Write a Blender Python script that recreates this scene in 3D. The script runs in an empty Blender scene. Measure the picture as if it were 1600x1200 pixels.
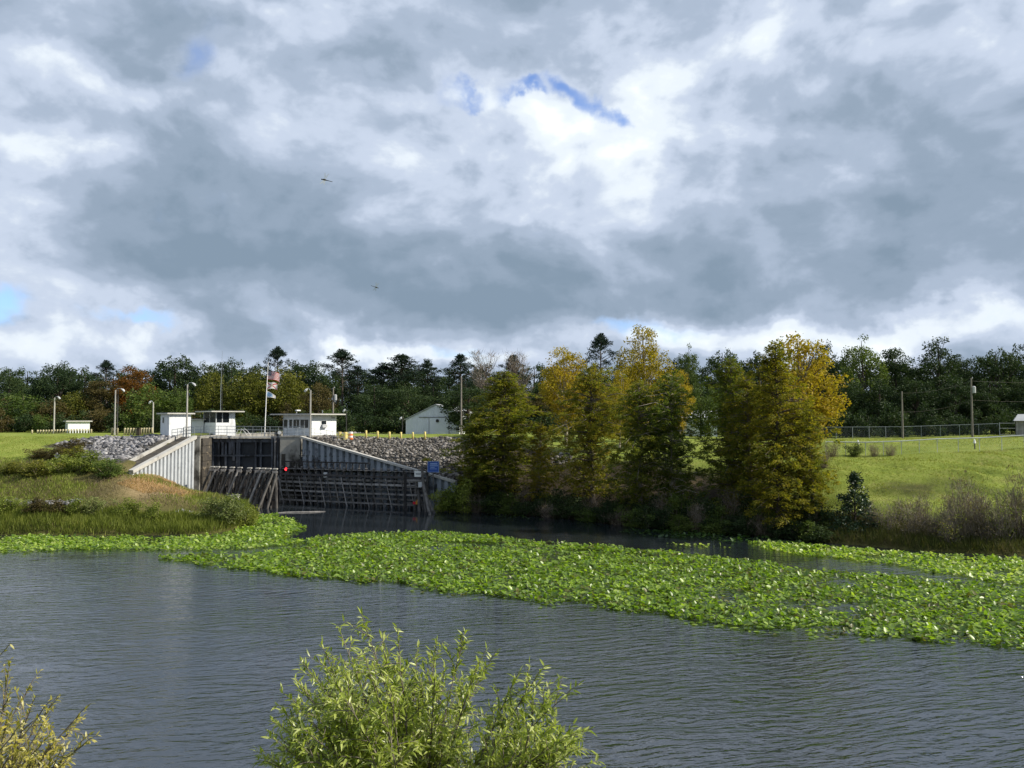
import bpy, math, random
import numpy as np
from mathutils import Vector

rng = np.random.default_rng(7)
random.seed(7)
SC = bpy.context.scene
COL = SC.collection
rad = math.radians

# ------------------------------------------------------------------ camera
CAM_H = 11.2
FOC = 1232.0                     # focal length in pixels of the 1600 px wide photograph
PITCH = math.atan(55 / FOC)
cam_data = bpy.data.cameras.new('camera')
cam_data.sensor_width = 36.0
cam_data.lens = FOC / 1600 * 36.0
cam_data.clip_start = 0.1
cam_data.clip_end = 20000
cam = bpy.data.objects.new('camera', cam_data)
COL.objects.link(cam)
cam.location = (0, 0, CAM_H)
cam.rotation_euler = (math.pi / 2 + PITCH, 0, 0)
SC.camera = cam


def ray(px, py):
    u, v = (px - 800) / FOC, (600 - py) / FOC
    c, s = math.cos(PITCH), math.sin(PITCH)
    return (u, c - v * s, s + v * c)


def at(px, py, Y):
    d = ray(px, py)
    t = Y / d[1]
    return Vector((d[0] * t, Y, CAM_H + d[2] * t))


def onz(px, py, z=0.0):
    d = ray(px, py)
    t = (z - CAM_H) / d[2]
    return Vector((d[0] * t, d[1] * t, z))


def zat(py, Y):
    d = ray(800, py)
    return CAM_H + d[2] * Y / d[1]


def xat(px, Y, py=680):
    d = ray(px, py)
    return d[0] * Y / d[1]


# ------------------------------------------------------------------ sun and sky
SUN_EL, SUN_AZ = rad(36), rad(97)          # azimuth from +Y (view direction) towards +X
sdir = Vector((math.sin(SUN_AZ) * math.cos(SUN_EL), math.cos(SUN_AZ) * math.cos(SUN_EL), math.sin(SUN_EL)))
sl = bpy.data.lights.new('sun', 'SUN')
sl.energy = 4.8
sl.angle = rad(0.6)
sl.color = (1.0, 0.93, 0.80)
so = bpy.data.objects.new('sun', sl)
COL.objects.link(so)
so.rotation_euler = sdir.to_track_quat('Z', 'Y').to_euler()

vs = SC.view_settings
vs.view_transform = 'Standard'
vs.look = 'None'
vs.exposure = 0.50
vs.gamma = 1.0
vs.use_curve_mapping = False

world = bpy.data.worlds.new('World')
SC.world = world
world.use_nodes = True
WT = world.node_tree
WT.nodes.clear()


class NT:
    """tiny node helper"""
    def __init__(s, tree):
        s.t = tree

    def n(s, kind, **kw):
        nd = s.t.nodes.new(kind)
        for k, v in kw.items():
            setattr(nd, k, v)
        return nd

    def put(s, sock, v):
        if v is None:
            return
        if hasattr(v, 'is_output'):
            s.t.links.new(v, sock)
        else:
            sock.default_value = v

    def math(s, op, a, b=None, c=None, clamp=False):
        nd = s.n('ShaderNodeMath', operation=op, use_clamp=clamp)
        for i, v in enumerate((a, b, c)):
            s.put(nd.inputs[i], v)
        return nd.outputs[0]

    def vec(s, op, a, b=None, c=None, out=0):
        nd = s.n('ShaderNodeVectorMath', operation=op)
        for i, v in enumerate((a, b, c)):
            s.put(nd.inputs[i], v)
        return nd.outputs['Value'] if op in ('DOT_PRODUCT', 'LENGTH') else nd.outputs[0]

    def noise(s, vec, scale, detail=4, rough=0.5, dist=0.0, color=False):
        nd = s.n('ShaderNodeTexNoise')
        s.put(nd.inputs['Vector'], vec)
        nd.inputs['Scale'].default_value = scale
        nd.inputs['Detail'].default_value = detail
        nd.inputs['Roughness'].default_value = rough
        nd.inputs['Distortion'].default_value = dist
        return nd.outputs['Color' if color else 'Fac']

    def ramp(s, fac, stops, interp='LINEAR'):
        nd = s.n('ShaderNodeValToRGB')
        nd.color_ramp.interpolation = interp
        el = nd.color_ramp.elements
        while len(el) < len(stops):
            el.new(0.5)
        for e, (p, c) in zip(el, stops):
            e.position = p
            e.color = (*c, 1) if len(c) == 3 else c
        s.put(nd.inputs[0], fac)
        return nd.outputs[0]

    def mix(s, fac, a, b, blend='MIX'):
        nd = s.n('ShaderNodeMix', data_type='RGBA', blend_type=blend)
        s.put(nd.inputs[0], fac)
        s.put(nd.inputs[6], a if hasattr(a, 'is_output') or len(a) == 4 else (*a, 1))
        s.put(nd.inputs[7], b if hasattr(b, 'is_output') or len(b) == 4 else (*b, 1))
        return nd.outputs[2]

    def mapr(s, v, a, b, c=0.0, d=1.0, smooth=True):
        nd = s.n('ShaderNodeMapRange', interpolation_type='SMOOTHSTEP' if smooth else 'LINEAR')
        s.put(nd.inputs[0], v)
        for i, q in enumerate((a, b, c, d)):
            nd.inputs[i + 1].default_value = q
        return nd.outputs[0]


w = NT(WT)
tc = w.n('ShaderNodeTexCoord').outputs['Generated']
sep = w.n('ShaderNodeSeparateXYZ')
w.put(sep.inputs[0], tc)
X, Yc, Z = sep.outputs
zc = w.math('MAXIMUM', Z, 0.0)
den = w.math('ADD', zc, 0.26)
comb = w.n('ShaderNodeCombineXYZ')
w.put(comb.inputs[0], w.math('DIVIDE', X, den))
w.put(comb.inputs[1], w.math('DIVIDE', Yc, den))
P = comb.outputs[0]
az = w.math('ARCTAN2', X, Yc)
el = w.math('ARCSINE', Z)
c2 = w.n('ShaderNodeCombineXYZ')
w.put(c2.inputs[0], az)
w.put(c2.inputs[1], el)
warp = w.noise(tc, 5.5, 6, 0.55, 0.0, True)
wv = w.vec('MULTIPLY', w.vec('SUBTRACT', warp, (0.5, 0.5, 0.5)), (0.26, 0.20, 0.0))
AE = w.vec('ADD', c2.outputs[0], wv)


def blob_sum(blobs, start):
    acc = start
    for px, py, sx, sy, wt in blobs:
        d = Vector(ray(px, py)).normalized()
        a0, e0 = math.atan2(d.x, d.y), math.asin(d.z)
        sa, se = sx / FOC, sy / FOC
        v = w.vec('MULTIPLY_ADD', AE, (1 / sa, 1 / se, 0), (-a0 / sa, -e0 / se, 0))
        g = w.math('POWER', 0.36788, w.vec('DOT_PRODUCT', v, v))
        acc = w.math('MULTIPLY_ADD', g, wt, acc)
    return acc


BRIGHT = [
    (190, 118, 95, 34, .34), (60, 105, 70, 40, .15), (40, 290, 80, 120, .24), (130, 235, 70, 40, .22),
    (760, 165, 200, 55, .26), (950, 140, 200, 70, .20), (1060, 225, 130, 80, .22), (880, 260, 190, 80, .14), (520, 200, 140, 60, .10), (1130, 120, 140, 60, .12),
    (1180, 40, 260, 60, .32), (1010, 60, 110, 60, .22), (700, 35, 130, 40, .10), (1440, 30, 70, 80, .18), (820, 368, 110, 26, .18),
    (930, 400, 70, 24, .10), (640, 220, 120, 60, .12),
    (90, 520, 260, 34, .27), (330, 560, 200, 24, .20), (640, 563, 240, 12, .26), (1080, 530, 330, 26, .32), (1480, 500, 200, 30, .34), (930, 478, 60, 16, .15),
    (440, 400, 430, 120, -.26), (230, 330, 170, 90, -.16), (660, 480, 430, 60, -.26), (560, 75, 330, 50, -.24), (950, 40, 200, 40, -.2),
    (1330, 430, 330, 85, -.27), (1120, 470, 260, 40, -.22), (1260, 190, 110, 60, -.14), (1430, 260, 260, 110, -.10), (1160, 320, 260, 80, -.12), (120, 30, 200, 50, -.14), (900, 440, 240, 60, -.14),
    (1560, 200, 160, 160, -.06),
]
BLUE = [
    (895, 128, 52, 20, 1.15), (940, 152, 26, 22, 1.05), (815, 148, 34, 10, .9), (722, 150, 32, 8, .55), (285, 100, 30, 26, .35),
    (6, 455, 48, 30, 1.0), (215, 496, 60, 10, .62), (690, 556, 90, 12, .75), (990, 520, 80, 18, .75), 
    (1105, 45, 20, 20, .4),
]
Q = w.vec('MULTIPLY', tc, (1.0, 1.0, 1.55))
Q = w.vec('ADD', Q, w.vec('MULTIPLY', w.vec('SUBTRACT', w.noise(Q, 4.0, 3, 0.5, 0.0, True), (0.5, 0.5, 0.5)), (.10, .10, .06)))
n1 = w.noise(Q, 3.2, 4, 0.5)
n2 = w.noise(w.vec('ADD', Q, (7.3, 2.1, 4.0)), 5.2, 10, 0.53)
n2b = w.noise(w.vec('ADD', Q, (7.335, 2.085, 4.065)), 5.2, 6, 0.5)
n3 = w.noise(w.vec('ADD', Q, (1.7, 9.4, 2.0)), 9.0, 6, 0.5)
puff = w.math('ABSOLUTE', w.math('MULTIPLY_ADD', n3, 2.0, -1.0))
base = w.math('MULTIPLY_ADD', w.math('SUBTRACT', n1, 0.5), 0.75, 0.43)
base = w.math('MULTIPLY_ADD', w.math('SUBTRACT', 0.5, n2), 0.85, base)
base = w.math('MULTIPLY_ADD', w.math('SUBTRACT', n2, n2b), 1.25, base)
base = w.math('MULTIPLY_ADD', w.math('SUBTRACT', puff, 0.2), 0.16, base)
n4 = w.noise(w.vec('ADD', Q, (3.1, 5.5, 1.2)), 12.0, 8, 0.55)
n4b = w.noise(w.vec('ADD', Q, (3.115, 5.49, 1.228)), 12.0, 5, 0.5)
base = w.math('MULTIPLY_ADD', w.math('SUBTRACT', n4, n4b), 0.95, base)
base = w.math('MULTIPLY_ADD', w.math('SUBTRACT', 0.5, n4), 0.38, base)
Lum = blob_sum([(a_, b_, c_, d_, e_ * (.80 if e_ > 0 and b_ < 450 else .72 if e_ < 0 else 1.0)) for a_, b_, c_, d_, e_ in BRIGHT], base)
Bl = blob_sum(BLUE, w.math('MULTIPLY_ADD', w.math('SUBTRACT', n2, 0.5), 2.2, w.math('MULTIPLY', w.math('SUBTRACT', n1, 0.5), 0.6)))
Bm = w.mapr(Bl, 0.30, 1.10, 0.0, 0.92)
Lsoft = w.math('MULTIPLY_ADD', Lum, 0.88, 0.085)
cloud = w.ramp(Lsoft, [(0.0, (.172, .232, .303)), (0.22, (.222, .283, .364)), (0.42, (.304, .367, .464)),
                       (0.60, (.430, .492, .598)), (0.78, (.610, .665, .720)), (1.0, (.80, .835, .86))], 'EASE')
sky = w.n('ShaderNodeTexSky', sky_type='NISHITA')
sky.sun_disc = False
sky.sun_elevation = SUN_EL
sky.sun_rotation = SUN_AZ
sky.air_density = 1.0
sky.dust_density = 0.6
SKY_STR = 0.10
cl10 = w.vec('SCALE', cloud)
cl10.node.inputs['Scale'].default_value = 1.0 / SKY_STR
skyc = w.mix(w.math('SUBTRACT', 1.0, Bm), w.mix(1.0, sky.outputs[0], (.85, 1.06, 1.5, 1), 'MULTIPLY'), cl10)
bg = w.n('ShaderNodeBackground')
w.put(bg.inputs[0], skyc)
bg.inputs[1].default_value = SKY_STR
out = w.n('ShaderNodeOutputWorld')
w.put(out.inputs[0], bg.outputs[0])
world.cycles.sampling_method = 'MANUAL'
world.cycles.sample_map_resolution = 512

SC.cycles.max_bounces = 6
SC.cycles.transparent_max_bounces = 6
SC.cycles.caustics_reflective = False
SC.cycles.caustics_refractive = False


# ------------------------------------------------------------------ materials
def new_mat(name):
    m = bpy.data.materials.new(name)
    m.use_nodes = True
    m.node_tree.nodes.clear()
    return m, NT(m.node_tree)


def finish(k, shader):
    o = k.n('ShaderNodeOutputMaterial')
    k.put(o.inputs[0], shader)


def bsdf(k, color, rough=0.7, metal=0.0, normal=None, spec=0.4):
    b = k.n('ShaderNodeBsdfPrincipled')
    k.put(b.inputs['Base Color'], color if hasattr(color, 'is_output') else (*color, 1))
    k.put(b.inputs['Roughness'], rough)
    b.inputs['Metallic'].default_value = metal
    b.inputs['Specular IOR Level'].default_value = spec
    k.put(b.inputs['Normal'], normal)
    return b.outputs[0]


def bump(k, h, strength=0.5, dist=0.05):
    b = k.n('ShaderNodeBump')
    b.inputs['Strength'].default_value = strength
    b.inputs['Distance'].default_value = dist
    k.put(b.inputs['Height'], h)
    return b.outputs[0]


def surf(name, c1, c2, scale=2.0, rough=0.7, metal=0.0, stain=None, stain_scale=(1, 1, 0.2), bmp=0.02, per_obj=0.25, spec=0.3, stain_lim=(.5, .68)):
    """weathered solid: two tones by noise, optional streaky stain, small relief, per-object brightness"""
    m, k = new_mat(name)
    co = k.n('ShaderNodeTexCoord').outputs['Object']
    f = k.noise(co, scale, 6, 0.6)
    c = k.mix(k.mapr(f, .3, .7), c1, c2)
    if stain:
        sv = k.vec('MULTIPLY', k.n('ShaderNodeNewGeometry').outputs['Position'], stain_scale)
        c = k.mix(k.mapr(k.noise(sv, 1.0, 6, .62), *stain_lim), c, stain)
    if per_obj:
        r = k.n('ShaderNodeObjectInfo').outputs['Random']
        g = k.mapr(r, 0, 1, 1 - per_obj, 1 + per_obj, False)
        cc = k.n('ShaderNodeCombineColor')
        for i in range(3):
            k.put(cc.inputs[i], g)
        c = k.mix(1.0, c, cc.outputs[0], 'MULTIPLY')
    nrm = bump(k, k.noise(co, scale * 5, 5, .6), 0.6, bmp) if bmp else None
    finish(k, bsdf(k, c, rough, metal, nrm, spec))
    return m


def leaf_mat(name, cols, transl=0.35, rough=0.6, spec=0.12, clump=0.35, patch=None):
    """foliage: colour per leaf, by clump and by plant"""
    m, k = new_mat(name)
    g = k.n('ShaderNodeNewGeometry')
    oi = k.n('ShaderNodeObjectInfo').outputs['Random']
    pos = g.outputs['Position']
    n = k.noise(pos, clump, 3, .6)
    f = k.math('MULTIPLY_ADD', g.outputs['Random Per Island'], 0.45, k.math('MULTIPLY', n, 0.75))
    f = k.math('MULTIPLY_ADD', oi, 0.26, k.math('SUBTRACT', f, 0.18))
    N = len(cols)
    c = k.ramp(f, [(0.15 + 0.7 * i / max(1, N - 1), col) for i, col in enumerate(cols)])
    if patch:
        c = k.mix(k.mapr(k.noise(pos, patch[1], 2, .5), .5, .62), c, patch[0])
    b = bsdf(k, c, rough, 0, None, spec)
    t = k.n('ShaderNodeBsdfTranslucent')
    k.put(t.inputs[0], k.mix(1.0, c, (1.25, 1.35, .55, 1), 'MULTIPLY'))
    mx = k.n('ShaderNodeMixShader')
    mx.inputs[0].default_value = transl
    k.put(mx.inputs[1], b)
    k.put(mx.inputs[2], t.outputs[0])
    finish(k, mx.outputs[0])
    return m


M = {}
M['white_paint'] = surf('white_paint', (.74, .76, .77), (.66, .69, .71), 1.2, .6, per_obj=.04, stain=(.42, .42, .40), stain_scale=(1.5, 1.5, .3), stain_lim=(.56, .80), bmp=.004)
M['roof_edge'] = surf('roof_edge', (.50, .49, .45), (.40, .39, .36), 1.5, .7, per_obj=.1, bmp=.005)
M['dark_roof'] = surf('dark_roof', (.035, .035, .04), (.06, .06, .06), 3, .8)
M['glass'] = surf('window_glass', (.006, .009, .012), (.012, .016, .02), 1, .25, per_obj=.3, bmp=0, spec=.18)
M['shed_metal'] = surf('shed_metal', (.70, .735, .785), (.63, .67, .72), .6, .45, per_obj=.04, bmp=.003)
M['concrete'] = surf('concrete', (.30, .29, .26), (.22, .21, .19), .8, .85, stain=(.045, .042, .035), stain_scale=(.5, .5, .35), bmp=.03, per_obj=.1)
M['concrete_pale'] = surf('concrete_pale', (.42, .41, .38), (.33, .32, .30), .8, .85, stain=(.16, .15, .13), stain_scale=(.8, .8, .5), bmp=.02, per_obj=.1, stain_lim=(.55, .75))
M['concrete_dark'] = surf('concrete_dark', (.075, .065, .05), (.035, .032, .03), .9, .9, stain=(.17, .14, .10), stain_scale=(.6, .6, .8), stain_lim=(.58, .66), bmp=.05)
M['pile_steel'] = surf('pile_steel', (.45, .475, .50), (.37, .395, .42), 1.1, .55, per_obj=.08, stain=(.17, .17, .17), stain_scale=(1.2, 1.2, .45), stain_lim=(.58, .72), bmp=.006)
M['pile_steel_dull'] = surf('pile_steel_dull', (.25, .28, .32), (.18, .205, .235), 1.0, .6, per_obj=.12, stain=(.055, .06, .07), stain_scale=(1.1, 1.1, .5), stain_lim=(.53, .64), bmp=.006)
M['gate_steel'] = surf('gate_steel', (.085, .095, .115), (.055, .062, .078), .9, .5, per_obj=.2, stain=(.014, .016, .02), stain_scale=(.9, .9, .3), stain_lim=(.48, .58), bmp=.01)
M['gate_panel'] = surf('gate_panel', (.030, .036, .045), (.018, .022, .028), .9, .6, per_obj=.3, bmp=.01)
M['timber'] = surf('timber', (.15, .14, .132), (.075, .07, .066), 1.6, .85, per_obj=.4, stain=(.02, .02, .02), stain_scale=(1.4, 1.4, .4), bmp=.03)
M['timber_dark'] = surf('timber_dark', (.06, .055, .055), (.028, .026, .027), 1.6, .85, per_obj=.45, bmp=.03)
M['timber_grey'] = surf('timber_grey', (.29, .275, .265), (.17, .16, .155), 1.6, .85, per_obj=.3, bmp=.02)
M['galv'] = surf('galvanised', (.33, .36, .38), (.26, .29, .31), 2, .45, .4, per_obj=.12, bmp=0)
M['fence_rail'] = surf('fence_rail', (.60, .62, .62), (.50, .52, .52), 2, .4, .3, per_obj=.1, bmp=0)
M['pole'] = surf('pole_concrete', (.40, .385, .35), (.30, .29, .27), 1.5, .8, per_obj=.08, bmp=.004)
M['pole_wood'] = surf('pole_wood', (.22, .20, .17), (.15, .135, .12), 1.5, .85, per_obj=.1, bmp=.01)
M['pole_dark'] = surf('pole_dark', (.06, .06, .06), (.04, .04, .04), 1.5, .6, bmp=0)
M['lamp'] = surf('lamp_housing', (.62, .63, .64), (.5, .51, .52), 2, .35, per_obj=.1, bmp=0)
M['yellow'] = surf('bollard_yellow', (.70, .58, .20), (.60, .49, .17), 2, .55, per_obj=.12, stain=(.35, .28, .12), stain_scale=(2, 2, 2), bmp=.003, stain_lim=(.6, .75))
M['yellow_pale'] = surf('bollard_pale', (.44, .39, .23), (.33, .29, .17), 2, .6, per_obj=.15, bmp=.003)
M['orange'] = surf('safety_orange', (.72, .22, .06), (.62, .17, .05), 2, .5, per_obj=.05, bmp=0)
M['white_plain'] = surf('plain_white', (.78, .78, .76), (.7, .7, .69), 2, .5, per_obj=.03, bmp=0)
M['sign_blue'] = surf('sign_blue', (.012, .075, .36), (.010, .06, .30), 1, .35, per_obj=.02, bmp=0, spec=.5)
M['sign_grey'] = surf('sign_grey', (.45, .46, .47), (.38, .39, .40), 1, .5, bmp=0)
M['text_pale'] = surf('text_pale', (.30, .42, .72), (.26, .38, .66), 1, .5, per_obj=.02, bmp=0)
M['text_dark'] = surf('text_dark', (.12, .13, .14), (.09, .10, .11), 1, .5, bmp=0)
M['rust'] = surf('rust', (.42, .20, .03), (.30, .13, .02), 3, .7, bmp=0)
M['flag_red'] = surf('flag_red', (.50, .012, .03), (.42, .01, .025), 2, .8, per_obj=0, bmp=0)
M['flag_white'] = surf('flag_white', (.80, .76, .73), (.74, .70, .67), 2, .8, per_obj=0, bmp=0)
M['flag_navy'] = surf('flag_navy', (.02, .025, .09), (.016, .02, .075), 2, .8, per_obj=0, bmp=0)
M['flag_blue'] = surf('flag_blue', (.32, .50, .72), (.27, .44, .66), 2, .8, per_obj=0, bmp=0)
M['flag_seal'] = surf('flag_seal', (.55, .45, .28), (.42, .38, .3), 6, .8, per_obj=0, bmp=0)
M['bark'] = surf('bark', (.085, .068, .052), (.045, .036, .028), 2.5, .95, per_obj=.2, bmp=.03)
M['bark_pale'] = surf('bark_pale', (.38, .34, .28), (.22, .19, .15), 2.0, .9, per_obj=.15, bmp=.02)
M['bark_grey'] = surf('bark_grey', (.20, .175, .145), (.12, .10, .085), 2.0, .9, per_obj=.2, bmp=.02)
M['twig'] = surf('twig', (.23, .19, .15), (.14, .115, .09), 3, .9, per_obj=.25, bmp=0)
M['rock'] = surf('rock', (.27, .265, .275), (.13, .125, .13), 1.4, .9, per_obj=.5, bmp=.05)
M['rock_brown'] = surf('rock_brown', (.22, .205, .19), (.11, .10, .095), 1.4, .9, per_obj=.5, bmp=.05)
M['insect'] = surf('insect_body', (.035, .03, .015), (.02, .018, .01), 60, .5, bmp=0)

m, k = new_mat('insect_wing')
tr = k.n('ShaderNodeBsdfTransparent')
mx = k.n('ShaderNodeMixShader')
mx.inputs[0].default_value = 0.28
k.put(mx.inputs[1], tr.outputs[0])
k.put(mx.inputs[2], bsdf(k, (.45, .42, .25), .4))
finish(k, mx.outputs[0])
M['wing'] = m

m, k = new_mat('red_lamp')
e = k.n('ShaderNodeEmission')
e.inputs[0].default_value = (1, .03, .04, 1)
e.inputs[1].default_value = 3.0
finish(k, e.outputs[0])
M['red_lamp'] = m

# foliage colours
M['lf_oak'] = leaf_mat('foliage_oak', [(.013, .025, .012), (.030, .052, .021), (.060, .086, .030)], .22)
M['lf_pine'] = leaf_mat('foliage_pine', [(.008, .018, .014), (.014, .028, .020), (.028, .045, .025)], .15)
M['lf_green'] = leaf_mat('foliage_green', [(.034, .060, .016), (.075, .115, .026), (.14, .175, .042)], .3)
M['lf_olive'] = leaf_mat('foliage_olive', [(.050, .062, .013), (.110, .118, .020), (.20, .185, .030)], .3)
M['lf_brown'] = leaf_mat('foliage_brown', [(.034, .029, .013), (.070, .058, .021), (.115, .092, .032)], .25)
M['lf_rust'] = leaf_mat('foliage_rust', [(.060, .030, .008), (.130, .058, .010), (.19, .085, .014)], .3)
M['lf_gold'] = leaf_mat('foliage_gold', [(.11, .095, .011), (.25, .195, .016), (.38, .30, .032), (.31, .20, .020)], .38, clump=.3)
M['lf_paleg'] = leaf_mat('foliage_pale', [(.035, .060, .018), (.070, .100, .030), (.12, .15, .05)], .35)
M['lf_cyp'] = leaf_mat('foliage_cypress', [(.034, .056, .012), (.095, .120, .018), (.19, .195, .028), (.25, .19, .028)], .5, clump=.6)
M['lf_cypg'] = leaf_mat('foliage_cypress_green', [(.018, .042, .011), (.060, .098, .020), (.145, .170, .028), (.21, .19, .030)], .5, clump=.6)
M['lf_cypgold'] = leaf_mat('foliage_cypress_gold', [(.038, .058, .012), (.115, .128, .018), (.24, .215, .026), (.33, .25, .030)], .45, clump=.6)
M['lf_mag'] = leaf_mat('foliage_glossy', [(.010, .024, .012), (.018, .040, .018), (.035, .062, .026)], .1, .42, .3)
M['lf_dead'] = leaf_mat('foliage_dead', [(.10, .078, .046), (.18, .145, .085), (.27, .22, .145)], .3)
M['lf_weed'] = leaf_mat('foliage_weed', [(.060, .088, .016), (.15, .19, .034), (.28, .31, .075)], .35)
M['lf_weedpale'] = leaf_mat('foliage_weed_pale', [(.065, .090, .030), (.14, .17, .060), (.24, .26, .10)], .35)
M['lf_reed'] = leaf_mat('foliage_reed', [(.065, .080, .018), (.14, .17, .034), (.21, .24, .048), (.28, .24, .09)], .35, clump=.2)
M['lf_weeddark'] = leaf_mat('foliage_bank', [(.020, .030, .009), (.050, .066, .016), (.10, .11, .03), (.13, .105, .05)], .3)
M['lf_straw'] = leaf_mat('foliage_straw', [(.30, .195, .105), (.50, .345, .20), (.66, .47, .29)], .3, clump=.5)
M['lf_lawn'] = leaf_mat('grass_lawn', [(.115, .145, .024), (.215, .24, .040), (.32, .31, .085)], .4, clump=.5)
M['lf_pad'] = leaf_mat('lily_leaf', [(.14, .13, .025), (.09, .165, .015), (.195, .31, .026), (.31, .425, .05), (.47, .53, .19)], .45, .42, .8, clump=.5)
M['lf_padshade'] = leaf_mat('lily_leaf_shaded', [(.02, .05, .010), (.04, .09, .016), (.08, .14, .03)], .3, .30, .5, clump=.5)  # lily leaf copy with the cypress shade put into its colours
M['lf_willow'] = leaf_mat('willow_leaf', [(.075, .10, .014), (.21, .27, .035), (.37, .42, .09), (.54, .57, .26)], .42, .35, .45, clump=2.2)
M['lf_willow2'] = leaf_mat('willow_leaf_yellow', [(.12, .13, .02), (.27, .26, .04), (.44, .38, .08), (.48, .45, .2)], .42, .35, .45, clump=2.2)


# ------------------------------------------------------------------ object helpers
def tag(o, label=None, cat=None, group=None, kind=None):
    if label:
        o['label'] = label
    if cat:
        o['category'] = cat
    if group:
        o['group'] = group
    if kind:
        o['kind'] = kind
    return o


def thing(name, label, cat, loc=(0, 0, 0), rz=0.0, group=None):
    o = bpy.data.objects.new(name, None)
    COL.objects.link(o)
    o.location = loc
    o.rotation_euler = (0, 0, rz)
    return tag(o, label, cat, group)


def link(name, me, mat=None, parent=None, loc=None):
    o = bpy.data.objects.new(name, me)
    COL.objects.link(o)
    if mat is not None:
        if not me.materials:
            me.materials.append(mat)
        elif me.materials[0] != mat:
            o.material_slots[0].link = 'OBJECT'
            o.material_slots[0].material = mat
    if parent is not None:
        o.parent = parent
    if loc is not None:
        o.location = loc
    return o


class MB:
    """collects shapes into one mesh; off is subtracted (so world points can be given for a parented part)"""
    def __init__(s, off=(0, 0, 0)):
        s.v, s.f, s.off = [], [], Vector(off)

    def add(s, vs_, fs):
        b = len(s.v)
        s.v += [tuple(Vector(q) - s.off) for q in vs_]
        s.f += [tuple(i + b for i in f) for f in fs]
        return s

    def box(s, a, b):
        x0, y0, z0 = a
        x1, y1, z1 = b
        return s.add([(x0, y0, z0), (x1, y0, z0), (x1, y1, z0), (x0, y1, z0), (x0, y0, z1), (x1, y0, z1), (x1, y1, z1), (x0, y1, z1)],
                     [(0, 3, 2, 1), (4, 5, 6, 7), (0, 1, 5, 4), (1, 2, 6, 5), (2, 3, 7, 6), (3, 0, 4, 7)])

    def beam(s, p, q, wd, ht, up=(0, 0, 1)):
        p, q = Vector(p), Vector(q)
        d = (q - p).normalized()
        u = Vector(up)
        sd = d.cross(u)
        if sd.length < 1e-4:
            sd = d.cross(Vector((0, 1, 0)))
        sd.normalize()
        u = sd.cross(d).normalized()
        a, b = sd * wd / 2, u * ht / 2
        return s.add([p - a - b, p + a - b, p + a + b, p - a + b, q - a - b, q + a - b, q + a + b, q - a + b],
                     [(0, 1, 2, 3), (7, 6, 5, 4), (0, 4, 5, 1), (1, 5, 6, 2), (2, 6, 7, 3), (3, 7, 4, 0)])

    def tube(s, pts, rs, n=6, cap=True):
        pts = [Vector(p) for p in pts]
        rings = []
        for i, p in enumerate(pts):
            d = (pts[min(i + 1, len(pts) - 1)] - pts[max(i - 1, 0)])
            d = d.normalized() if d.length > 1e-6 else Vector((0, 0, 1))
            ref = Vector((1, 0, 0)) if abs(d.x) < .8 else Vector((0, 1, 0))
            a = d.cross(ref).normalized()
            b = d.cross(a)
            r = rs[i] if hasattr(rs, '__len__') else rs
            rings.append([p + (a * math.cos(t) + b * math.sin(t)) * r for t in [2 * math.pi * j / n for j in range(n)]])
        vs_ = [q for r in rings for q in r]
        fs = []
        for i in range(len(rings) - 1):
            for j in range(n):
                j2 = (j + 1) % n
                fs.append((i * n + j, i * n + j2, (i + 1) * n + j2, (i + 1) * n + j))
        if cap:
            fs.append(tuple(range(n - 1, -1, -1)))
            fs.append(tuple((len(rings) - 1) * n + j for j in range(n)))
        return s.add(vs_, fs)

    def mesh(s, name='mesh', smooth=False):
        me = bpy.data.meshes.new(name)
        me.from_pydata(s.v, [], s.f)
        if smooth:
            me.polygons.foreach_set('use_smooth', [True] * len(me.polygons))
        me.update()
        return me

    def build(s, name, mat, parent=None, smooth=False):
        return link(name, s.mesh(name, smooth), mat, parent)


def np_mesh(name, V, F):
    """V (n,3); F (m,k) constant polygon size"""
    V = np.asarray(V, np.float32)
    F = np.asarray(F, np.int32)
    me = bpy.data.meshes.new(name)
    me.vertices.add(len(V))
    me.vertices.foreach_set('co', V.ravel())
    kk = F.shape[1]
    me.loops.add(F.size)
    me.loops.foreach_set('vertex_index', F.ravel())
    me.polygons.add(len(F))
    me.polygons.foreach_set('loop_start', np.arange(0, F.size, kk, dtype=np.int32))
    me.polygons.foreach_set('loop_total', np.full(len(F), kk, np.int32))
    me.update(calc_edges=True)
    me.validate()
    return me


def unit(a):
    return a / np.maximum(np.linalg.norm(a, axis=-1, keepdims=True), 1e-9)


def rand_dirs(n):
    return unit(rng.normal(size=(n, 3)))


def leaves(name, C, D, Ln, Wd, side=None):
    """diamond leaf blades: base point C, direction D"""
    n = len(C)
    if n == 0:
        return None
    D = unit(D)
    if side is None:
        side = np.cross(D, rand_dirs(n))
    S = unit(side)
    Ln = np.broadcast_to(np.asarray(Ln, float), (n,))[:, None]
    Wd = np.broadcast_to(np.asarray(Wd, float), (n,))[:, None]
    V = np.empty((n, 4, 3))
    V[:, 0] = C
    V[:, 1] = C + D * Ln * .5 + S * Wd * .5
    V[:, 2] = C + D * Ln
    V[:, 3] = C + D * Ln * .5 - S * Wd * .5
    return np_mesh(name, V.reshape(-1, 3), np.arange(n * 4).reshape(n, 4))


def join_leaf_sets(sets):
    return tuple(np.concatenate([s_[i] for s_ in sets]) for i in range(len(sets[0])))


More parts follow.
